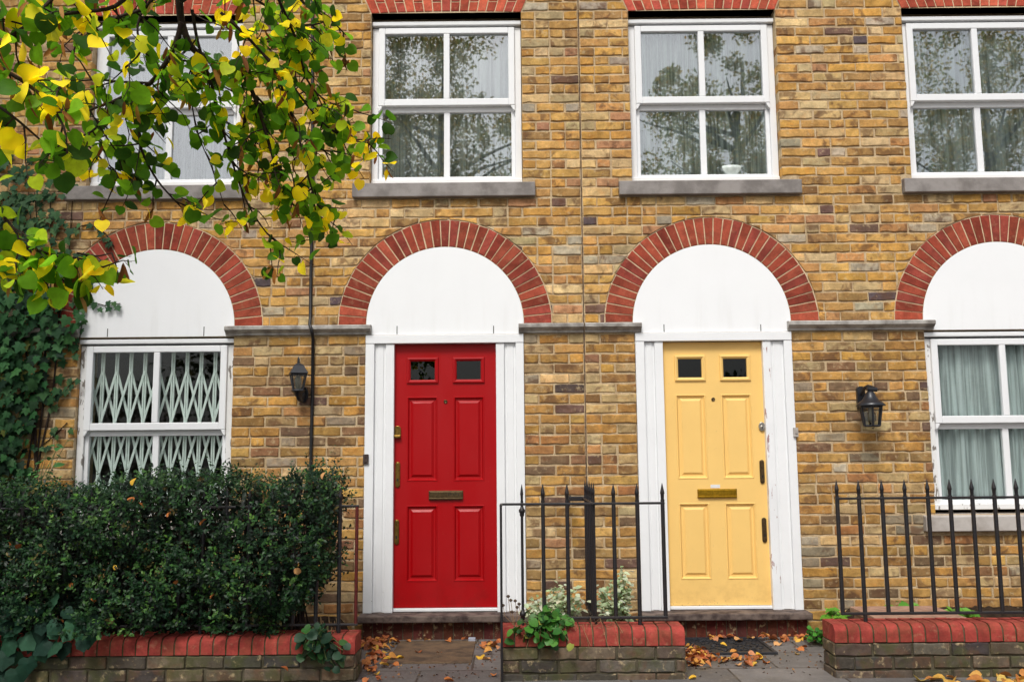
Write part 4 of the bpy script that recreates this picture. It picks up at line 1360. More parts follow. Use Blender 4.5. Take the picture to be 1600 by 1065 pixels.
# thin runners
run_px = [[(100, 360), (140, 350), (165, 365), (178, 385)], [(90, 300), (130, 295), (155, 290), (170, 275)], [(110, 470), (140, 470), (165, 478), (188, 474)], [(60, 640), (90, 620), (110, 600), (122, 590)], [(95, 420), (120, 400), (150, 400), (172, 420)],
          [(40, 260), (80, 235), (110, 245)], [(60, 700), (85, 680), (105, 660)], [(120, 430), (132, 470), (126, 520), (118, 560)]]
iv_st = MB()
for r_px in run_px:
    pts = [at(a, b_, -.012) for a, b_ in r_px]
    iv_st.tube(pts, .004, 5)
    for a, b_ in zip(r_px, r_px[1:]):
        for k in range(4):
            f = k / 4; P_.append(at(a[0] + (b_[0] - a[0]) * f + rng.normal() * 5, a[1] + (b_[1] - a[1]) * f + rng.normal() * 5, -.03)); T_.append((rng.normal() * .6, -.2, -1 + rng.normal() * .3)); N_.append((rng.normal() * .3, -1, .5))
            S_.append(rng.uniform(.035, .06)); C_.append(True)
r_ = random.Random(4)
for i in range(26):
    px = r_.uniform(-300, 70); p = [at(px, 860, -.01)]
    for py in (740, 620, 500, 400, 300):
        px += r_.uniform(-20, 24); p.append(at(min(px, float(ivy_right(py)) - 4), py, -.012))
    iv_st.tube(p, [.009, .008, .007, .006, .004, .003], 5)
iv_st.build('stem', M['bark'], ivy)
C_ = np.array(C_); n = len(P_)
cc = palette(n, [((42, 80, 44), 4), ((34, 66, 38), 4), ((58, 98, 56), 3), ((24, 46, 30), 2), ((96, 104, 48), .3)], .18)
cc[C_] = palette(C_.sum(), [((60, 92, 60), 3), ((48, 78, 52), 3), ((76, 108, 66), 1.5)], .15)
foliage('leaves', LEAF_IVY, P_, T_, N_, S_, cc, M['ivy'], ivy, False)

# ---- large-leaved creeper spilling over the end of the low wall
cre = thing('creeper', 'large leaved dark creeper spilling over the wall end below the hedge', 'creeper', (-3.2, -1.3, .3))
cl = [(6, 960), (30, 975), (55, 985), (18, 1000), (40, 960), (75, 955), (92, 975), (100, 950), (118, 965), (90, 998), (108, 985), (120, 962), (140, 975), (150, 965), (8, 1020), (20, 1040), (4, 1055), (30, 1058), (60, 1010), (45, 1030), (10, 945), (50, 1000), (75, 1000), (128, 1000), (60, 945), (85, 930), (22, 930), (-10, 990), (-20, 1030), (-30, 960), (14, 985), (64, 972), (136, 985), (0, 975), (35, 992), (26, 1018), (80, 985), (100, 1004), (46, 948), (12, 1062), (-8, 1050), (2, 1008)]
P_ = np.array([at(a + rng.normal() * 2, b_ + rng.normal() * 2, -1.36 - rng.random() * .08) for a, b_ in cl]); n = len(P_)
foliage('leaves', LEAF_VINE, P_, np.stack([rng.normal(size=n) * .6, -.4 + rng.normal(size=n) * .2, -np.ones(n)], 1), np.stack([rng.normal(size=n) * .4, -np.ones(n), .7 + .3 * rng.normal(size=n)], 1), rng.uniform(.06, .115, n), palette(n, [((38, 72, 52), 4), ((28, 54, 42), 4), ((56, 94, 68), 2)]), M['ivy'], cre, False)
b = MB()
for i in range(14):
    a = cl[i * 3]; q = at(a[0], a[1], -1.34); b.tube([(q[0] + rng.normal() * .06, -1.16, .33), (q[0] + rng.normal() * .02, -1.30, .36), q], .0035, 5)
b.build('stem', M['stem'], cre)


# ---- small garden plants
def clump(name, label, cat, base, spec, tmpl, pal, stemmat, size, seed, droop=.4, jit=.15, loc=None, group=None):
    """spec: list of stem tips (x, y, z); leaves run along each stem and cluster at its tip"""
    t = thing(name, label, cat, base, group)
    r_ = random.Random(seed); b = MB(); P, T, N, S = [], [], [], []
    for tp, nl in spec:
        bs = Vector(base) + Vector((r_.uniform(-.04, .04), r_.uniform(-.03, .03), 0)); tp = Vector(tp)
        mid = (bs + tp) / 2 + Vector((r_.uniform(-.03, .03), r_.uniform(-.03, .03), .04))
        path = [bs, (bs * .25 + mid * .5 + tp * .25) + Vector((0, 0, .01)), mid, tp]
        b.tube([bs, mid, tp], [.0035, .003, .0018], 5)
        for i in range(nl):
            f = .25 + .75 * (i / max(nl - 1, 1)) ** .8
            p = bs * (1 - f) ** 2 + mid * 2 * f * (1 - f) + tp * f * f
            P.append(p + Vector((r_.gauss(0, .012), r_.gauss(0, .012), r_.gauss(0, .012)))); an = r_.uniform(0, 6.28)
            T.append((math.cos(an), math.sin(an) * .8 - .35, -droop + r_.gauss(0, .3))); N.append((r_.gauss(0, .35), -.55 + r_.gauss(0, .3), 1)); S.append(size * r_.uniform(.6, 1.25))
    b.build('stem', stemmat, t)
    foliage('leaves', tmpl, P, T, N, S, palette(len(P), pal, jit), M['plant'], t)
    return t


VAR = [((206, 218, 180), 4), ((182, 200, 154), 3), ((222, 230, 200), 3), ((146, 172, 122), 2), ((186, 170, 130), .5)]
def tips(lst, Y, jy, nl, r_):
    return [(tuple(at(a, b_, Y + r_.uniform(-jy, jy))), r_.randint(*nl)) for a, b_ in lst]


r_ = random.Random(31)
clump('variegated_shrub', 'pale variegated shrub with white edged leaves behind the short railing, nearer the red door', 'shrub', (.16, -.72, .24),
      tips([(872, 908), (880, 915), (866, 922), (888, 925), (900, 920), (905, 930), (895, 936), (880, 938), (868, 940), (850, 938), (838, 935), (830, 945), (858, 948), (905, 945), (896, 950), (884, 952), (900, 958), (845, 955), (912, 952), (912, 938), (835, 955), (822, 950), (875, 925), (890, 942)], -.75, .12, (24, 30), r_), LEAF_OVAL, VAR, M['drystem'], .042, 32, .1)
clump('variegated_shrub', 'taller pale variegated shrub with white edged leaves behind the short railing, nearer the yellow door', 'shrub', (.66, -.72, .24),
      tips([(972, 890), (978, 895), (968, 900), (960, 905), (975, 908), (985, 912), (950, 912), (940, 918), (965, 918), (980, 922), (955, 926), (938, 930), (970, 930), (948, 938), (962, 940), (935, 945), (952, 950), (965, 952), (980, 930), (944, 956), (972, 945), (936, 920)], -.75, .12, (24, 30), r_), LEAF_OVAL, VAR, M['drystem'], .042, 33, .1)
GRN = [((70, 124, 44), 4), ((52, 102, 40), 4), ((94, 146, 62), 2), ((44, 84, 38), 2), ((150, 160, 70), .5)]
clump('trailing_plant', 'bright green leafy plant spilling over the red coping of the short wall', 'plant', (.18, -1.24, .34),
      tips([(810, 985), (822, 990), (832, 975), (845, 968), (858, 965), (868, 968), (880, 970), (892, 978), (898, 990), (888, 1000), (876, 1002), (862, 1004), (850, 1000), (840, 998), (828, 996), (836, 985), (850, 985), (865, 985), (878, 988), (890, 992), (820, 980), (840, 975), (870, 978), (855, 975), (868, 1008), (880, 1006), (848, 992), (862, 995), (905, 985), (826, 984), (830, 958), (845, 954), (862, 952), (878, 956), (890, 962), (815, 970), (800, 982), (806, 992), (852, 960), (870, 962), (835, 966), (897, 972)], -1.33, .08, (5, 8), r_), LEAF_ROUND, GRN, M['stem'], .047, 34, .5)
clump('nettle', 'dark green round leaved weed growing at the wall end beside the red door path', 'weed', (-1.2, -1.22, .30),
      tips([(478, 990), (488, 980), (500, 975), (512, 985), (520, 995), (530, 1005), (536, 1015), (528, 1025), (518, 1035), (505, 1038), (492, 1030), (482, 1020), (474, 1010), (468, 1000), (495, 1000), (508, 1010), (520, 1020), (500, 1022), (515, 1005), (488, 1010), (472, 1020), (524, 1042), (510, 1030), (530, 1032)], -1.40, .05, (4, 6), r_), LEAF_ROUND,
      [((44, 76, 52), 4), ((36, 64, 46), 3), ((62, 100, 58), 2), ((72, 120, 62), 1)], M['stem'], .058, 35, .5)
clump('weed', 'small bright weed at the foot of the wall end beside the doormat', 'weed', tuple(ground_at(1275, 1000, GZ)),
      [(tuple(at(a, b_, -.45)), 5) for a, b_ in ((1262, 988), (1268, 985), (1276, 986), (1284, 988), (1290, 992), (1270, 995), (1280, 998), (1288, 1000), (1264, 998), (1275, 992), (1292, 984), (1284, 1004))], LEAF_ROUND, [((70, 136, 44), 3), ((52, 108, 40), 2)], M['stem'], .034, 36, .2)
for i, (px, py, lab, n_) in enumerate(((1408, 952, 'pale green seedling with one tall shoot behind the long railing', 5), (1436, 966, 'leafy green seedling beside the pink slab in the bed', 9), (1455, 968, 'low broad leaved seedling between the pink slab and the air brick', 7), (1505, 966, 'spreading light green seedling just before the air brick', 7), (1306, 968, 'tuft of small green leaves between the yellow door step and the pink slab', 9))):
    q = at(px, py, -.45)
    clump('seedling', lab, 'seedling', (q[0], -.45, .25), [((q[0] + r_.uniform(-.07, .07), -.45 + r_.uniform(-.06, .06), q[2] + r_.uniform(-.01, .06)), 3) for _ in range(n_)], LEAF_OVAL, [((112, 168, 52), 3), ((88, 148, 46), 3)], M['stem'], .07, 80 + i, .0)
# green shoots against the wall above the hedge
q = at(70, 750, -.25)
clump('wall_shoot', 'light green leafy shoot leaning out of the hedge against the bricks', 'shoot', (q[0] - .1, -.3, .9),
      [(tuple(at(a, b_, -.2)), n_) for a, b_, n_ in ((75, 700, 4), (92, 690, 4), (105, 688, 3), (60, 720, 4), (50, 735, 4), (72, 712, 3), (88, 702, 3))], LEAF_OVAL, [((96, 150, 84), 3), ((74, 128, 70), 2)], M['stem'], .075, 90, .1)
# dry seed heads and stalks by the short wall
t = thing('dry_stalks', 'dry brown seed heads on thin stalks at the end of the short wall', 'dry stalk', (-.02, -1.2, .34))
b = MB(); heads = []
for a, b_ in ((794, 931), (798, 937), (805, 938), (811, 943), (786, 945), (808, 948), (800, 955)):
    q = at(a, b_, -1.2); b.tube([(-.02 + r_.uniform(-.02, .02), -1.2, .34), (q[0] + .01, -1.2, (q[2] + .34) / 2), q], .0018, 5)
    hd = MB(); heads.append(hd); hd.lathe([(.002, q[2] - .009), (.010, q[2] - .004), (.011, q[2] + .003), (.003, q[2] + .009)], q[0], q[1], 7)
b.build('stem', M['drystem'], t); sm = mat_simple('brown seed', lin(92, 76, 62), .9)
for hd in heads: hd.build('seed_head', sm, t)
# straw wisps on the copings
t = thing('dry_grass', 'dry straw coloured grass wisps over the coping next to the bright plant', 'dry grass', (.35, -1.25, .34))
b = MB()
for i in range(26):
    x = r_.uniform(.05, .55); an = r_.uniform(-.12, .12)
    b.tube([(x, -1.24, .345), (x + an * .6, -1.30 + r_.uniform(-.04, .03), .36 + r_.uniform(0, .05)), (x + an, -1.37 + r_.uniform(-.02, .06), .30 + r_.uniform(-.06, .1))], .0014, 4)
b.build('straw', M['drystem'], t)
t = thing('dry_grass', 'dry straw coloured stalks standing behind the round leaved weed', 'dry grass', (-1.08, -1.2, .3))
b = MB()
for i in range(16):
    q = at(r_.uniform(500, 530), r_.uniform(955, 985), -1.2)
    b.tube([(q[0] + r_.uniform(-.03, .03), -1.2, .30), (q[0] + .01, -1.22, (.3 + q[2]) / 2), q], .0018, 4)
b.build('straw', M['drystem'], t)

# ---- lime tree: its trunk stands outside the picture, one limb hangs into it
tree = thing('lime_tree', 'lime tree with green and yellow autumn leaves hanging into view', 'tree', (-6.3, -4.3, GZ))
b = MB()
b.tube([(-6.3, -4.3, GZ - .1), (-6.28, -4.3, 1.2), (-6.2, -4.25, 2.6), (-6.1, -4.2, 4.2), (-6.0, -4.2, 7.0)], [.26, .21, .18, .15, .09], 12)
b.build('trunk', M['bark'], tree)
BR = MB()
LP, LT, LN, LS, LD = [], [], [], [], []
BP, BT, BN, BS = [], [], [], []
rt = np.random.default_rng(5)


def path_px(lst, Y0, Y1):
    n = len(lst)
    return [np.array(at(a, b_, Y0 + (Y1 - Y0) * i / (n - 1))) for i, (a, b_) in enumerate(lst)]


def smooth(pts, sub=4):
    out = []
    P = [pts[0]] + list(pts) + [pts[-1]]
    for i in range(1, len(P) - 2):
        for k in range(sub):
            t = k / sub
            out.append(.5 * ((2 * P[i]) + (-P[i - 1] + P[i + 1]) * t + (2 * P[i - 1] - 5 * P[i] + 4 * P[i + 1] - P[i + 2]) * t * t + (-P[i - 1] + 3 * P[i] - 3 * P[i + 1] + P[i + 2]) * t ** 3))
    out.append(P[-2]); return out


def add_leaf(p, d, sz):
    down = np.array([0, 0, -1.0])
    t = d * .6 + down * rt.uniform(.1, .9) + rt.normal(size=3) * .48
    LP.append(p); LT.append(t); LN.append(np.array([rt.normal() * .75, -.45 + rt.normal() * .6, .55 + rt.normal() * .5])); LS.append(sz)


def twig(p, d, length, nl, sz):
    nl = nl + 1
    q = [p]; cur = p.copy(); dd = d.copy()
    for k in range(3):
        dd = unit(dd + rt.normal(size=3) * .25 + np.array([0, 0, -.18])); cur = cur + dd * length / 3; q.append(cur.copy())
    BR.tube(q, [.0036, .0028, .002, .0012], 5)
    for i in range(nl):
        f = (i + .6) / nl * 3; k = min(int(f), 2); pos = q[k] + (q[k + 1] - q[k]) * (f - k)
        sd = unit(np.cross(dd, rt.normal(size=3)))
        st = pos + sd * sz * .35
        BR.tube([pos, st], .0009, 4, cap=False)
        add_leaf(st, sd, sz * rt.uniform(.7, 1.18))
    if rt.random() < .42:
        for _ in range(rt.integers(1, 3)):
            pb = q[2] + rt.normal(size=3) * .015
            BP.append(pb); BT.append((rt.normal() * .4, rt.normal() * .3, -1)); BN.append((rt.normal(), -1, rt.normal() * .4)); BS.append(rt.uniform(.045, .08))


def branch(lst, Y0, Y1, r0, r1, dens, sz, skip=0.0, spread=.21):
    more = 1.0
    if Y1 > -3.25: sz, more = sz * .87, 1.2
    P = smooth(path_px(lst, Y0, Y1))
    n = len(P)
    BR.tube(P, [1.35 * (r0 + (r1 - r0) * i / (n - 1)) for i in range(n)], 6)
    L = sum(np.linalg.norm(P[i + 1] - P[i]) for i in range(n - 1))
    nt = max(1, int(L * min(dens, 18) * 1.2 * more))
    for i in range(nt):
        f = skip + (1 - skip) * (i + rt.random()) / nt
        k = min(int(f * (n - 1)), n - 2); p = P[k] + (P[k + 1] - P[k]) * (f * (n - 1) - k)
        d = unit(P[k + 1] - P[k]) * .55 + rt.normal(size=3) * np.array([1.0, .9, .7]) + np.array([0, 0, -.15])
        twig(p, unit(d), rt.uniform(.5, 1.2) * spread, rt.integers(3, 6), sz)


S1 = .061
limb0 = [np.array(p) for p in ((-6.1, -4.2, 5.0), (-4.7, -4.0, 5.9), (-3.2, -3.8, 5.2), (-2.1, -3.6, 4.0))]
BR.tube(smooth(limb0 + [at(276, -60, -3.5), at(280, 0, -3.5)]), .018, 8)
branch([(276, -60), (280, 0), (284, 35), (298, 72), (318, 88), (345, 103), (375, 113), (395, 145), (412, 195), (425, 240), (442, 275)], -3.5, -3.1, .012, .004, 12, S1, .30)
branch([(284, 35), (276, 65), (258, 100), (235, 130), (208, 144), (178, 158), (140, 172), (105, 188)], -3.5, -3.3, .009, .003, 15, S1, .25)
branch([(228, 135), (221, 160), (218, 195), (219, 225), (228, 250), (246, 282), (272, 312), (300, 340)], -3.45, -3.2, .006, .002, 15, S1)
branch([(300, 15), (310, 70), (330, 130), (342, 180), (356, 230), (370, 275), (388, 320), (415, 362), (440, 385)], -3.45, -3.0, .005, .002, 13, S1)
branch([(345, 20), (388, 60), (428, 108), (450, 165), (470, 225), (484, 285), (500, 325), (528, 338)], -3.5, -2.9, .005, .002, 12, S1)
branch([(425, -20), (445, 20), (465, 70), (480, 125), (510, 158), (545, 168)], -3.4, -2.9, .005, .002, 17, S1)
branch([(435, 100), (480, 165), (520, 205), (555, 220), (585, 225)], -3.2, -2.8, .004, .0015, 17, S1)
branch([(400, 150), (440, 190), (490, 225), (520, 245), (548, 262)], -3.2, -2.8, .004, .0015, 10, S1)
branch([(470, 225), (488, 280), (496, 330), (492, 380)], -3.0, -2.8, .003, .0012, 9, S1)
branch([(300, 110), (298, 150), (310, 210), (330, 260), (350, 320)], -3.3, -3.0, .003, .0012, 9, S1)
branch([(395, 145), (380, 200), (400, 250), (440, 300), (470, 330), (500, 335)], -3.2, -2.9, .004, .0015, 10, S1)
branch([(260, 95), (300, 98), (340, 130), (400, 160), (450, 175)], -3.4, -3.1, .004, .0015, 14, S1)
branch([(235, 130), (190, 128), (150, 125), (110, 130), (70, 150)], -3.5, -3.5, .004, .0015, 16, S1)
branch([(180, 158), (150, 200), (130, 215), (150, 240), (180, 270), (175, 300)], -3.4, -3.2, .004, .0015, 12, S1)
branch([(140, 172), (170, 220), (200, 260), (220, 290)], -3.4, -3.2, .003, .0015, 11, S1)
branch([(340, -30), (400, 0), (440, 25), (480, 40), (520, 30)], -3.4, -3.0, .005, .002, 16, S1)
branch([(450, -30), (480, 10), (515, 30), (540, 55)], -3.2, -2.9, .004, .002, 16, S1)
branch([(250, -30), (230, 10), (190, 25), (150, 40), (120, 60)], -3.7, -3.7, .006, .002, 17, S1)
branch([(220, -30), (180, 10), (120, 20), (60, 30), (10, 60)], -3.9, -4.1, .006, .002, 21, S1)
branch([(120, -40), (80, 0), (40, 40), (-10, 80)], -4.0, -4.1, .006, .002, 22, S1)
branch([(-60, 60), (0, 105), (40, 130), (75, 160), (100, 200), (105, 240)], -4.1, -4.1, .006, .002, 22, S1)
branch([(-60, 120), (-10, 160), (30, 190), (70, 225)], -4.1, -4.0, .005, .002, 24, S1)
branch([(-80, 300), (-20, 360), (40, 385), (90, 400), (130, 405), (160, 420)], -3.9, -3.8, .005, .002, 24, S1, spread=.12)
branch([(-80, 380), (-20, 410), (30, 430), (70, 440), (110, 430)], -3.9, -3.8, .005, .002, 22, S1, spread=.12)
branch([(120, 395), (150, 400), (175, 395)], -3.6, -3.5, .003, .0015, 14, S1, spread=.1)
branch([(-60, 250), (0, 330), (30, 375), (20, 420)], -3.9, -3.9, .004, .002, 14, S1)
branch([(360, 110), (390, 80), (420, 60), (460, 60), (490, 90)], -3.3, -3.0, .004, .0015, 17, S1)
branch([(430, 110), (460, 130), (500, 170), (530, 210)], -3.1, -2.9, .004, .0015, 17, S1)
branch([(410, 200), (430, 240), (450, 260), (460, 290), (455, 320)], -3.1, -2.9, .003, .0015, 10, S1)
branch([(276, -50), (240, -20), (215, 40), (220, 80), (190, 110)], -3.6, -3.5, .005, .002, 14, S1)
nV = len(LP)
# part of the crown above the picture, joined to the same trunk: it shades the garden as in the photo
XC = rt.normal(size=(1500, 3)) * np.array([1.2, 1.0, .8]) + np.array([-5.6, -4.2, 8.4])
XC = XC[XC[:, 2] > 7.0]
for p in XC: LP.append(p); LT.append(np.array([rt.normal(), rt.normal(), -1])); LN.append(np.array([rt.normal() * .5, rt.normal() * .5, 1])); LS.append(rt.uniform(.09, .15))
for k in range(14):
    q = XC[rt.integers(len(XC))]; BR.tube([(-6.03, -4.2, 6.2 + .04 * k), (np.array([-6.0, -4.2, 6.9 + .1 * k]) + q) / 2, q], [.03, .02, .006], 6)
BR.build('branch', M['bark'], tree)
n = len(LP)
lc = palette(n, [((82, 124, 22), 6), ((62, 102, 20), 6), ((104, 146, 28), 4.5), ((42, 70, 22), 3.5), ((150, 170, 34), 2.2), ((222, 196, 24), 4.0), ((228, 208, 48), 1.6), ((190, 184, 40), 1.5)], .12)
foliage('leaves', LEAF_HEART, LP, LT, LN, LS, lc, M['tree_leaf'], tree)
foliage('seed_bracts', LEAF_BRACT, BP, BT, BN, BS, palette(len(BP), [((168, 112, 52), 3), ((132, 82, 42), 2), ((186, 142, 78), 1)]), M['bract'], tree)  # dry seed bracts of the lime, hanging from the twigs
print('LIME', nV)

# ---- fallen leaves
FC = [((188, 116, 66), 4), ((164, 94, 56), 4), ((206, 148, 72), 3), ((218, 172, 74), 1.6), ((130, 76, 50), 3), ((198, 134, 92), 2)]


def litter_pts(lst):
    P = []
    for (px, py, sx, sy, n) in lst:
        for _ in range(n):
            a, b_ = px + rng.normal() * sx, py + rng.normal() * sy
            q = ground_at(a, min(b_, 1075), GZ + .008 + rng.random() * .02)
            if q[1] > -.17: q[1] = -.17 - rng.random() * .08
            P.append(q)
    return np.array(P)


P_ = litter_pts([(578, 1005, 12, 6, 34), (585, 1020, 14, 8, 40), (578, 1036, 10, 8, 26), (600, 1000, 12, 4, 14), (770, 1006, 8, 5, 20), (1086, 1018, 8, 7, 36), (1096, 1028, 12, 5, 34), (1132, 1030, 16, 3, 12), (1108, 988, 10, 2, 6), (1160, 1026, 12, 4, 10), (1245, 993, 14, 3, 22), (1205, 994, 8, 2, 8), (1170, 1034, 8, 4, 8), (1088, 1034, 8, 4, 14)])
# keep clear of the low walls
ok = ~(((P_[:, 0] > -.12) & (P_[:, 0] < 1.0)) & (P_[:, 1] < -.9)) & ~((P_[:, 0] < -.96) & (P_[:, 1] < -.5)) & ~((P_[:, 0] > 1.82) & (P_[:, 1] < -.9))
P_ = P_[ok]; n = len(P_)
tan = rng.uniform(0, 6.28, n)
o = foliage('leaf_litter', LEAF_CURL, P_ + np.array([0, 0, .004]), np.stack([np.cos(tan), np.sin(tan), rng.normal(size=n) * .25], 1), np.stack([rng.normal(size=n) * .35, rng.normal(size=n) * .35 - .1, np.ones(n)], 1), rng.uniform(.034, .064, n), palette(n, FC, .15), M['fallen'])
tag(o, 'drifts of orange and yellow fallen leaves against the steps and the low walls', 'leaf litter', None, 'stuff')
# crumbled bits of leaf and grit in the joints of the paving
nb = 560
xb_ = np.concatenate([rng.uniform(-.93, -.12, nb // 2), rng.uniform(1.0, 1.95, nb // 2)]); yb_ = -.17 - 1.1 * rng.random(nb) ** 1.6
tan = rng.uniform(0, 6.28, nb)
o = foliage('grit', LEAF_CURL, np.stack([xb_, yb_, np.full(nb, GZ + .003)], 1), np.stack([np.cos(tan), np.sin(tan), rng.normal(size=nb) * .2], 1), np.stack([rng.normal(size=nb) * .4, rng.normal(size=nb) * .4, np.ones(nb)], 1), rng.uniform(.006, .020, nb), palette(nb, [((120, 84, 56), 4), ((92, 70, 52), 3), ((168, 120, 76), 2), ((60, 48, 40), 2)], .2), M['fallen'])
tag(o, 'crumbled leaf bits and grit on the paving before the doors', 'leaf litter', None, 'stuff')
P_ = np.stack([rng.uniform(2.25, 4.4, 90), rng.uniform(-1.75, -1.36, 90), np.full(90, GZ + .012)], 1); n = len(P_); tan = rng.uniform(0, 6.28, n)
o = foliage('leaf_litter', LEAF_CURL, P_, np.stack([np.cos(tan), np.sin(tan), rng.normal(size=n) * .2], 1), np.stack([rng.normal(size=n) * .35, rng.normal(size=n) * .35, np.ones(n)], 1), rng.uniform(.05, .085, n), palette(n, [((206, 158, 72), 3), ((214, 174, 92), 2), ((190, 126, 64), 3)], .15), M['fallen'])
tag(o, 'yellow fallen leaves strewn along the foot of the long front wall', 'leaf litter', None, 'stuff')

# single fallen leaves: one mesh per colour, copied
def leaf_mesh(name, c, seed):
    r0 = np.random.default_rng(seed)
    o = foliage(name, LEAF_CURL, [(0, 0, .004)], [(0, 1, .15)], [(.1, .05, 1)], [.056], np.array([lin(*c)[:3]]), M['fallen'])
    return o


singles = [(642, 990, 0), (655, 1020, 1), (688, 1020, 0), (672, 998, 2), (700, 1000, 0), (725, 996, 1), (611, 1029, 3), (614, 1037, 0), (590, 1054, 3), (630, 1028, 3), (695, 1063, 0), (750, 1026, 3), (771, 1056, 0), (764, 1030, 2),
           (1107, 985, 0), (1124, 988, 1), (1150, 1004, 2), (1176, 1001, 2), (1182, 1025, 3), (1199, 1036, 0), (1190, 1030, 3), (1218, 1005, 2), (1246, 1013, 0), (1260, 1012, 1), (1245, 1022, 3), (1088, 1059, 3), (1155, 1040, 2), (1205, 998, 0), (1126, 1010, 3)]
protos = [leaf_mesh('fallen_leaf', c, 5 + i) for i, c in enumerate(((196, 118, 62), (164, 92, 50), (214, 160, 104), (226, 178, 60)))]
used = [False] * 4
LBL = ['orange curled fallen leaf lying by itself on the grey path', 'brown curled fallen leaf lying by itself near the steps', 'pale tan fallen leaf lying by itself before a step', 'golden yellow fallen leaf lying by itself on the grey path']
def place_leaf(p, k, rot, lab, grp, sc=1.0):
    o = protos[k]
    if used[k]: o = o.copy(); COL.objects.link(o)
    used[k] = True
    o.location = p; o.rotation_euler = rot
    s = random.uniform(.75, 1.2) * sc; o.scale = (s, s, s)
    tag(o, lab, 'fallen leaf', grp)
for (px, py, k) in singles:
    q = ground_at(px, py, GZ + .004)
    if q[1] > -.19: q[1] = -.19
    if X0 < q[0] < X1 and Y0 < q[1] < Y1: q[2] += .014
    if -.95 < q[0] < -.3 and q[1] > -.55: q[2] += .008
    place_leaf(q, k, (random.uniform(-.3, .3), random.uniform(-.3, .3), random.uniform(0, 6.28)), LBL[k], 'single fallen leaves, ' + ('orange', 'brown', 'tan', 'yellow')[k])
for (px, py, k) in ((208, 758, 3), (105, 960, 0), (148, 940, 0), (112, 917, 0), (205, 785, 0), (222, 793, 0), (264, 807, 0), (180, 890, 3), (330, 935, 0), (276, 912, 0), (462, 897, 2), (14, 855, 0), (30, 858, 1), (315, 820, 0), (505, 748, 2), (97, 972, 0), (448, 1048, 1)):
    q = at(px, py, -1.40)
    place_leaf(q, k, (1.2 + random.uniform(-.4, .3), random.uniform(-.5, .5), random.uniform(0, 6.28)), ('orange', 'brown', 'tan', 'yellow')[k] + ' dead leaf caught in the dark hedge', 'dead leaves in the hedge, ' + ('orange', 'brown', 'tan', 'yellow')[k], .72)

# ------------------------------------------------------------------ the far side of the street (seen mirrored in the window panes)
def street_tree(x, y, h, cz, rx, rz, n, label, pal, seed):
    t = thing('street_tree', label, 'tree', (x, y, GZ), 'trees across the street')
    g_ = np.random.default_rng(seed)
    b = MB(); b.tube([(x, y, 0), (x + .1, y, h * .3), (x - .1, y + .1, h * .55), (x, y, h * .9)], [.32, .26, .18, .05], 10)
    for k in range(14):
        a = g_.uniform(0, 6.28); z = h * g_.uniform(.28, .75); L = rx * g_.uniform(.5, .95)
        b.tube([(x, y, z), (x + L * .5 * math.cos(a), y + L * .5 * math.sin(a), z + L * .25), (x + L * math.cos(a), y + L * math.sin(a), z + L * .45)], [.10, .06, .02], 6)
    b.build('trunk', M['bark'], t)
    # clumps of leaves inside an uneven crown
    nc = 150
    cc_ = unit(g_.normal(size=(nc, 3))) * (g_.random((nc, 1)) ** .4) * np.array([rx, rx, rz]) + np.array([x, y, cz])
    rad = g_.uniform(.35, .95, nc)
    k = g_.integers(0, nc, n)
    p = cc_[k] + unit(g_.normal(size=(n, 3))) * (g_.random((n, 1)) ** .5) * rad[k][:, None]
    foliage('crown', LEAF_SMALL, p, g_.normal(size=(n, 3)), g_.normal(size=(n, 3)), g_.uniform(.10, .19, n), palette(n, pal, .2), M['street'], t)


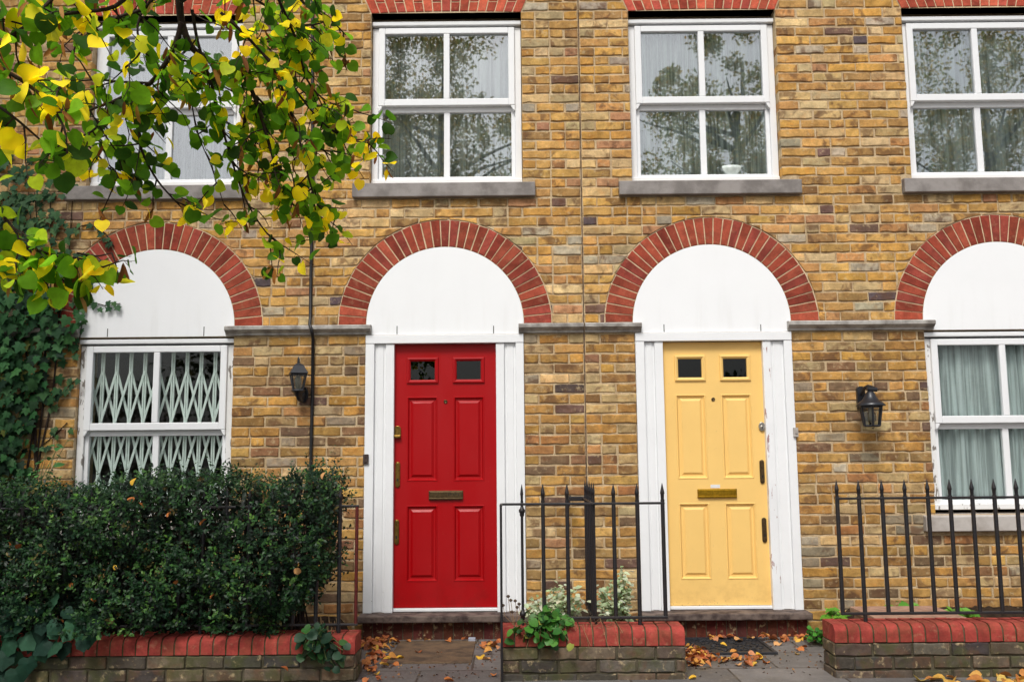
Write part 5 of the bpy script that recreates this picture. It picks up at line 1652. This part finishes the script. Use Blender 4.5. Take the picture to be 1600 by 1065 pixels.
PA = [((176, 158, 66), 3), ((138, 142, 58), 3), ((200, 172, 78), 2), ((100, 112, 52), 2)]
street_tree(-2.6, -26, 18, 12.5, 4.6, 5.8, 26000, 'autumn street tree opposite the red door, seen only as a reflection', PA, 1)
street_tree(8.7, -27, 18.0, 11.6, 4.5, 6.3, 32000, 'autumn street tree opposite the yellow door, seen only as a reflection', PA, 2)
street_tree(17.5, -26, 18, 12.0, 4.6, 6.4, 22000, 'autumn street tree opposite the wall lantern, seen only as a reflection', PA, 3)
street_tree(-22, -28, 12, 7.5, 4.5, 4.2, 14000, 'shorter street tree opposite the latticed window, seen only as a reflection', PA, 4)
# clipped bank of shrubs along the far pavement
n = 22000
x = rng.uniform(-42, 42, n); h = 4.2 + 1.0 * np.sin(x * .9) + .8 * np.sin(x * .37 + 1)
z = rng.random(n) ** .8 * h; y = -30 + rng.normal(size=n) * .8
o = foliage('far_shrubbery', LEAF_SMALL, np.stack([x, y, z], 1), rnd_dir(n), rnd_dir(n), rng.uniform(.2, .36, n), palette(n, [((56, 66, 34), 3), ((74, 80, 40), 2), ((96, 88, 42), 1)], .2), M['street'])
tag(o, 'dark shrubbery along the far side of the street', 'shrubbery', None, 'stuff')

settle()

# ------------------------------------------------------------------ light
world = bpy.data.worlds.new('World'); scene.world = world; world.use_nodes = True
nt = world.node_tree; bg = nt.nodes['Background']
sky = nt.nodes.new('ShaderNodeTexSky'); sky.sky_type = 'NISHITA'; sky.sun_disc = False
SUN_EL, SUN_AZ = math.radians(52), math.radians(195)
sky.sun_elevation = SUN_EL; sky.sun_rotation = SUN_AZ; sky.air_density = 1.0; sky.dust_density = 4.0; sky.ozone_density = 1.0
hs = nt.nodes.new('ShaderNodeHueSaturation'); hs.inputs['Saturation'].default_value = .3
nt.links.new(sky.outputs[0], hs.inputs['Color']); nt.links.new(hs.outputs[0], bg.inputs['Color'])
bg.inputs['Strength'].default_value = .135
sun = bpy.data.lights.new('sun', 'SUN'); so = bpy.data.objects.new('sun', sun); COL.objects.link(so)
sun.energy = 1.9; sun.angle = math.radians(16); sun.color = (1.0, .97, .92)
d = Vector((math.sin(SUN_AZ) * math.cos(SUN_EL), math.cos(SUN_AZ) * math.cos(SUN_EL), math.sin(SUN_EL)))
so.rotation_euler = d.to_track_quat('Z', 'Y').to_euler()
so.location = (0, -10, 12)

scene.view_settings.view_transform = 'Standard'
scene.view_settings.look = 'None'
scene.view_settings.gamma = 1
scene.view_settings.exposure = 0.16
scene.render.engine = 'CYCLES'
scene.cycles.max_bounces = 8
scene.cycles.transparent_max_bounces = 16
scene.cycles.use_denoising = True
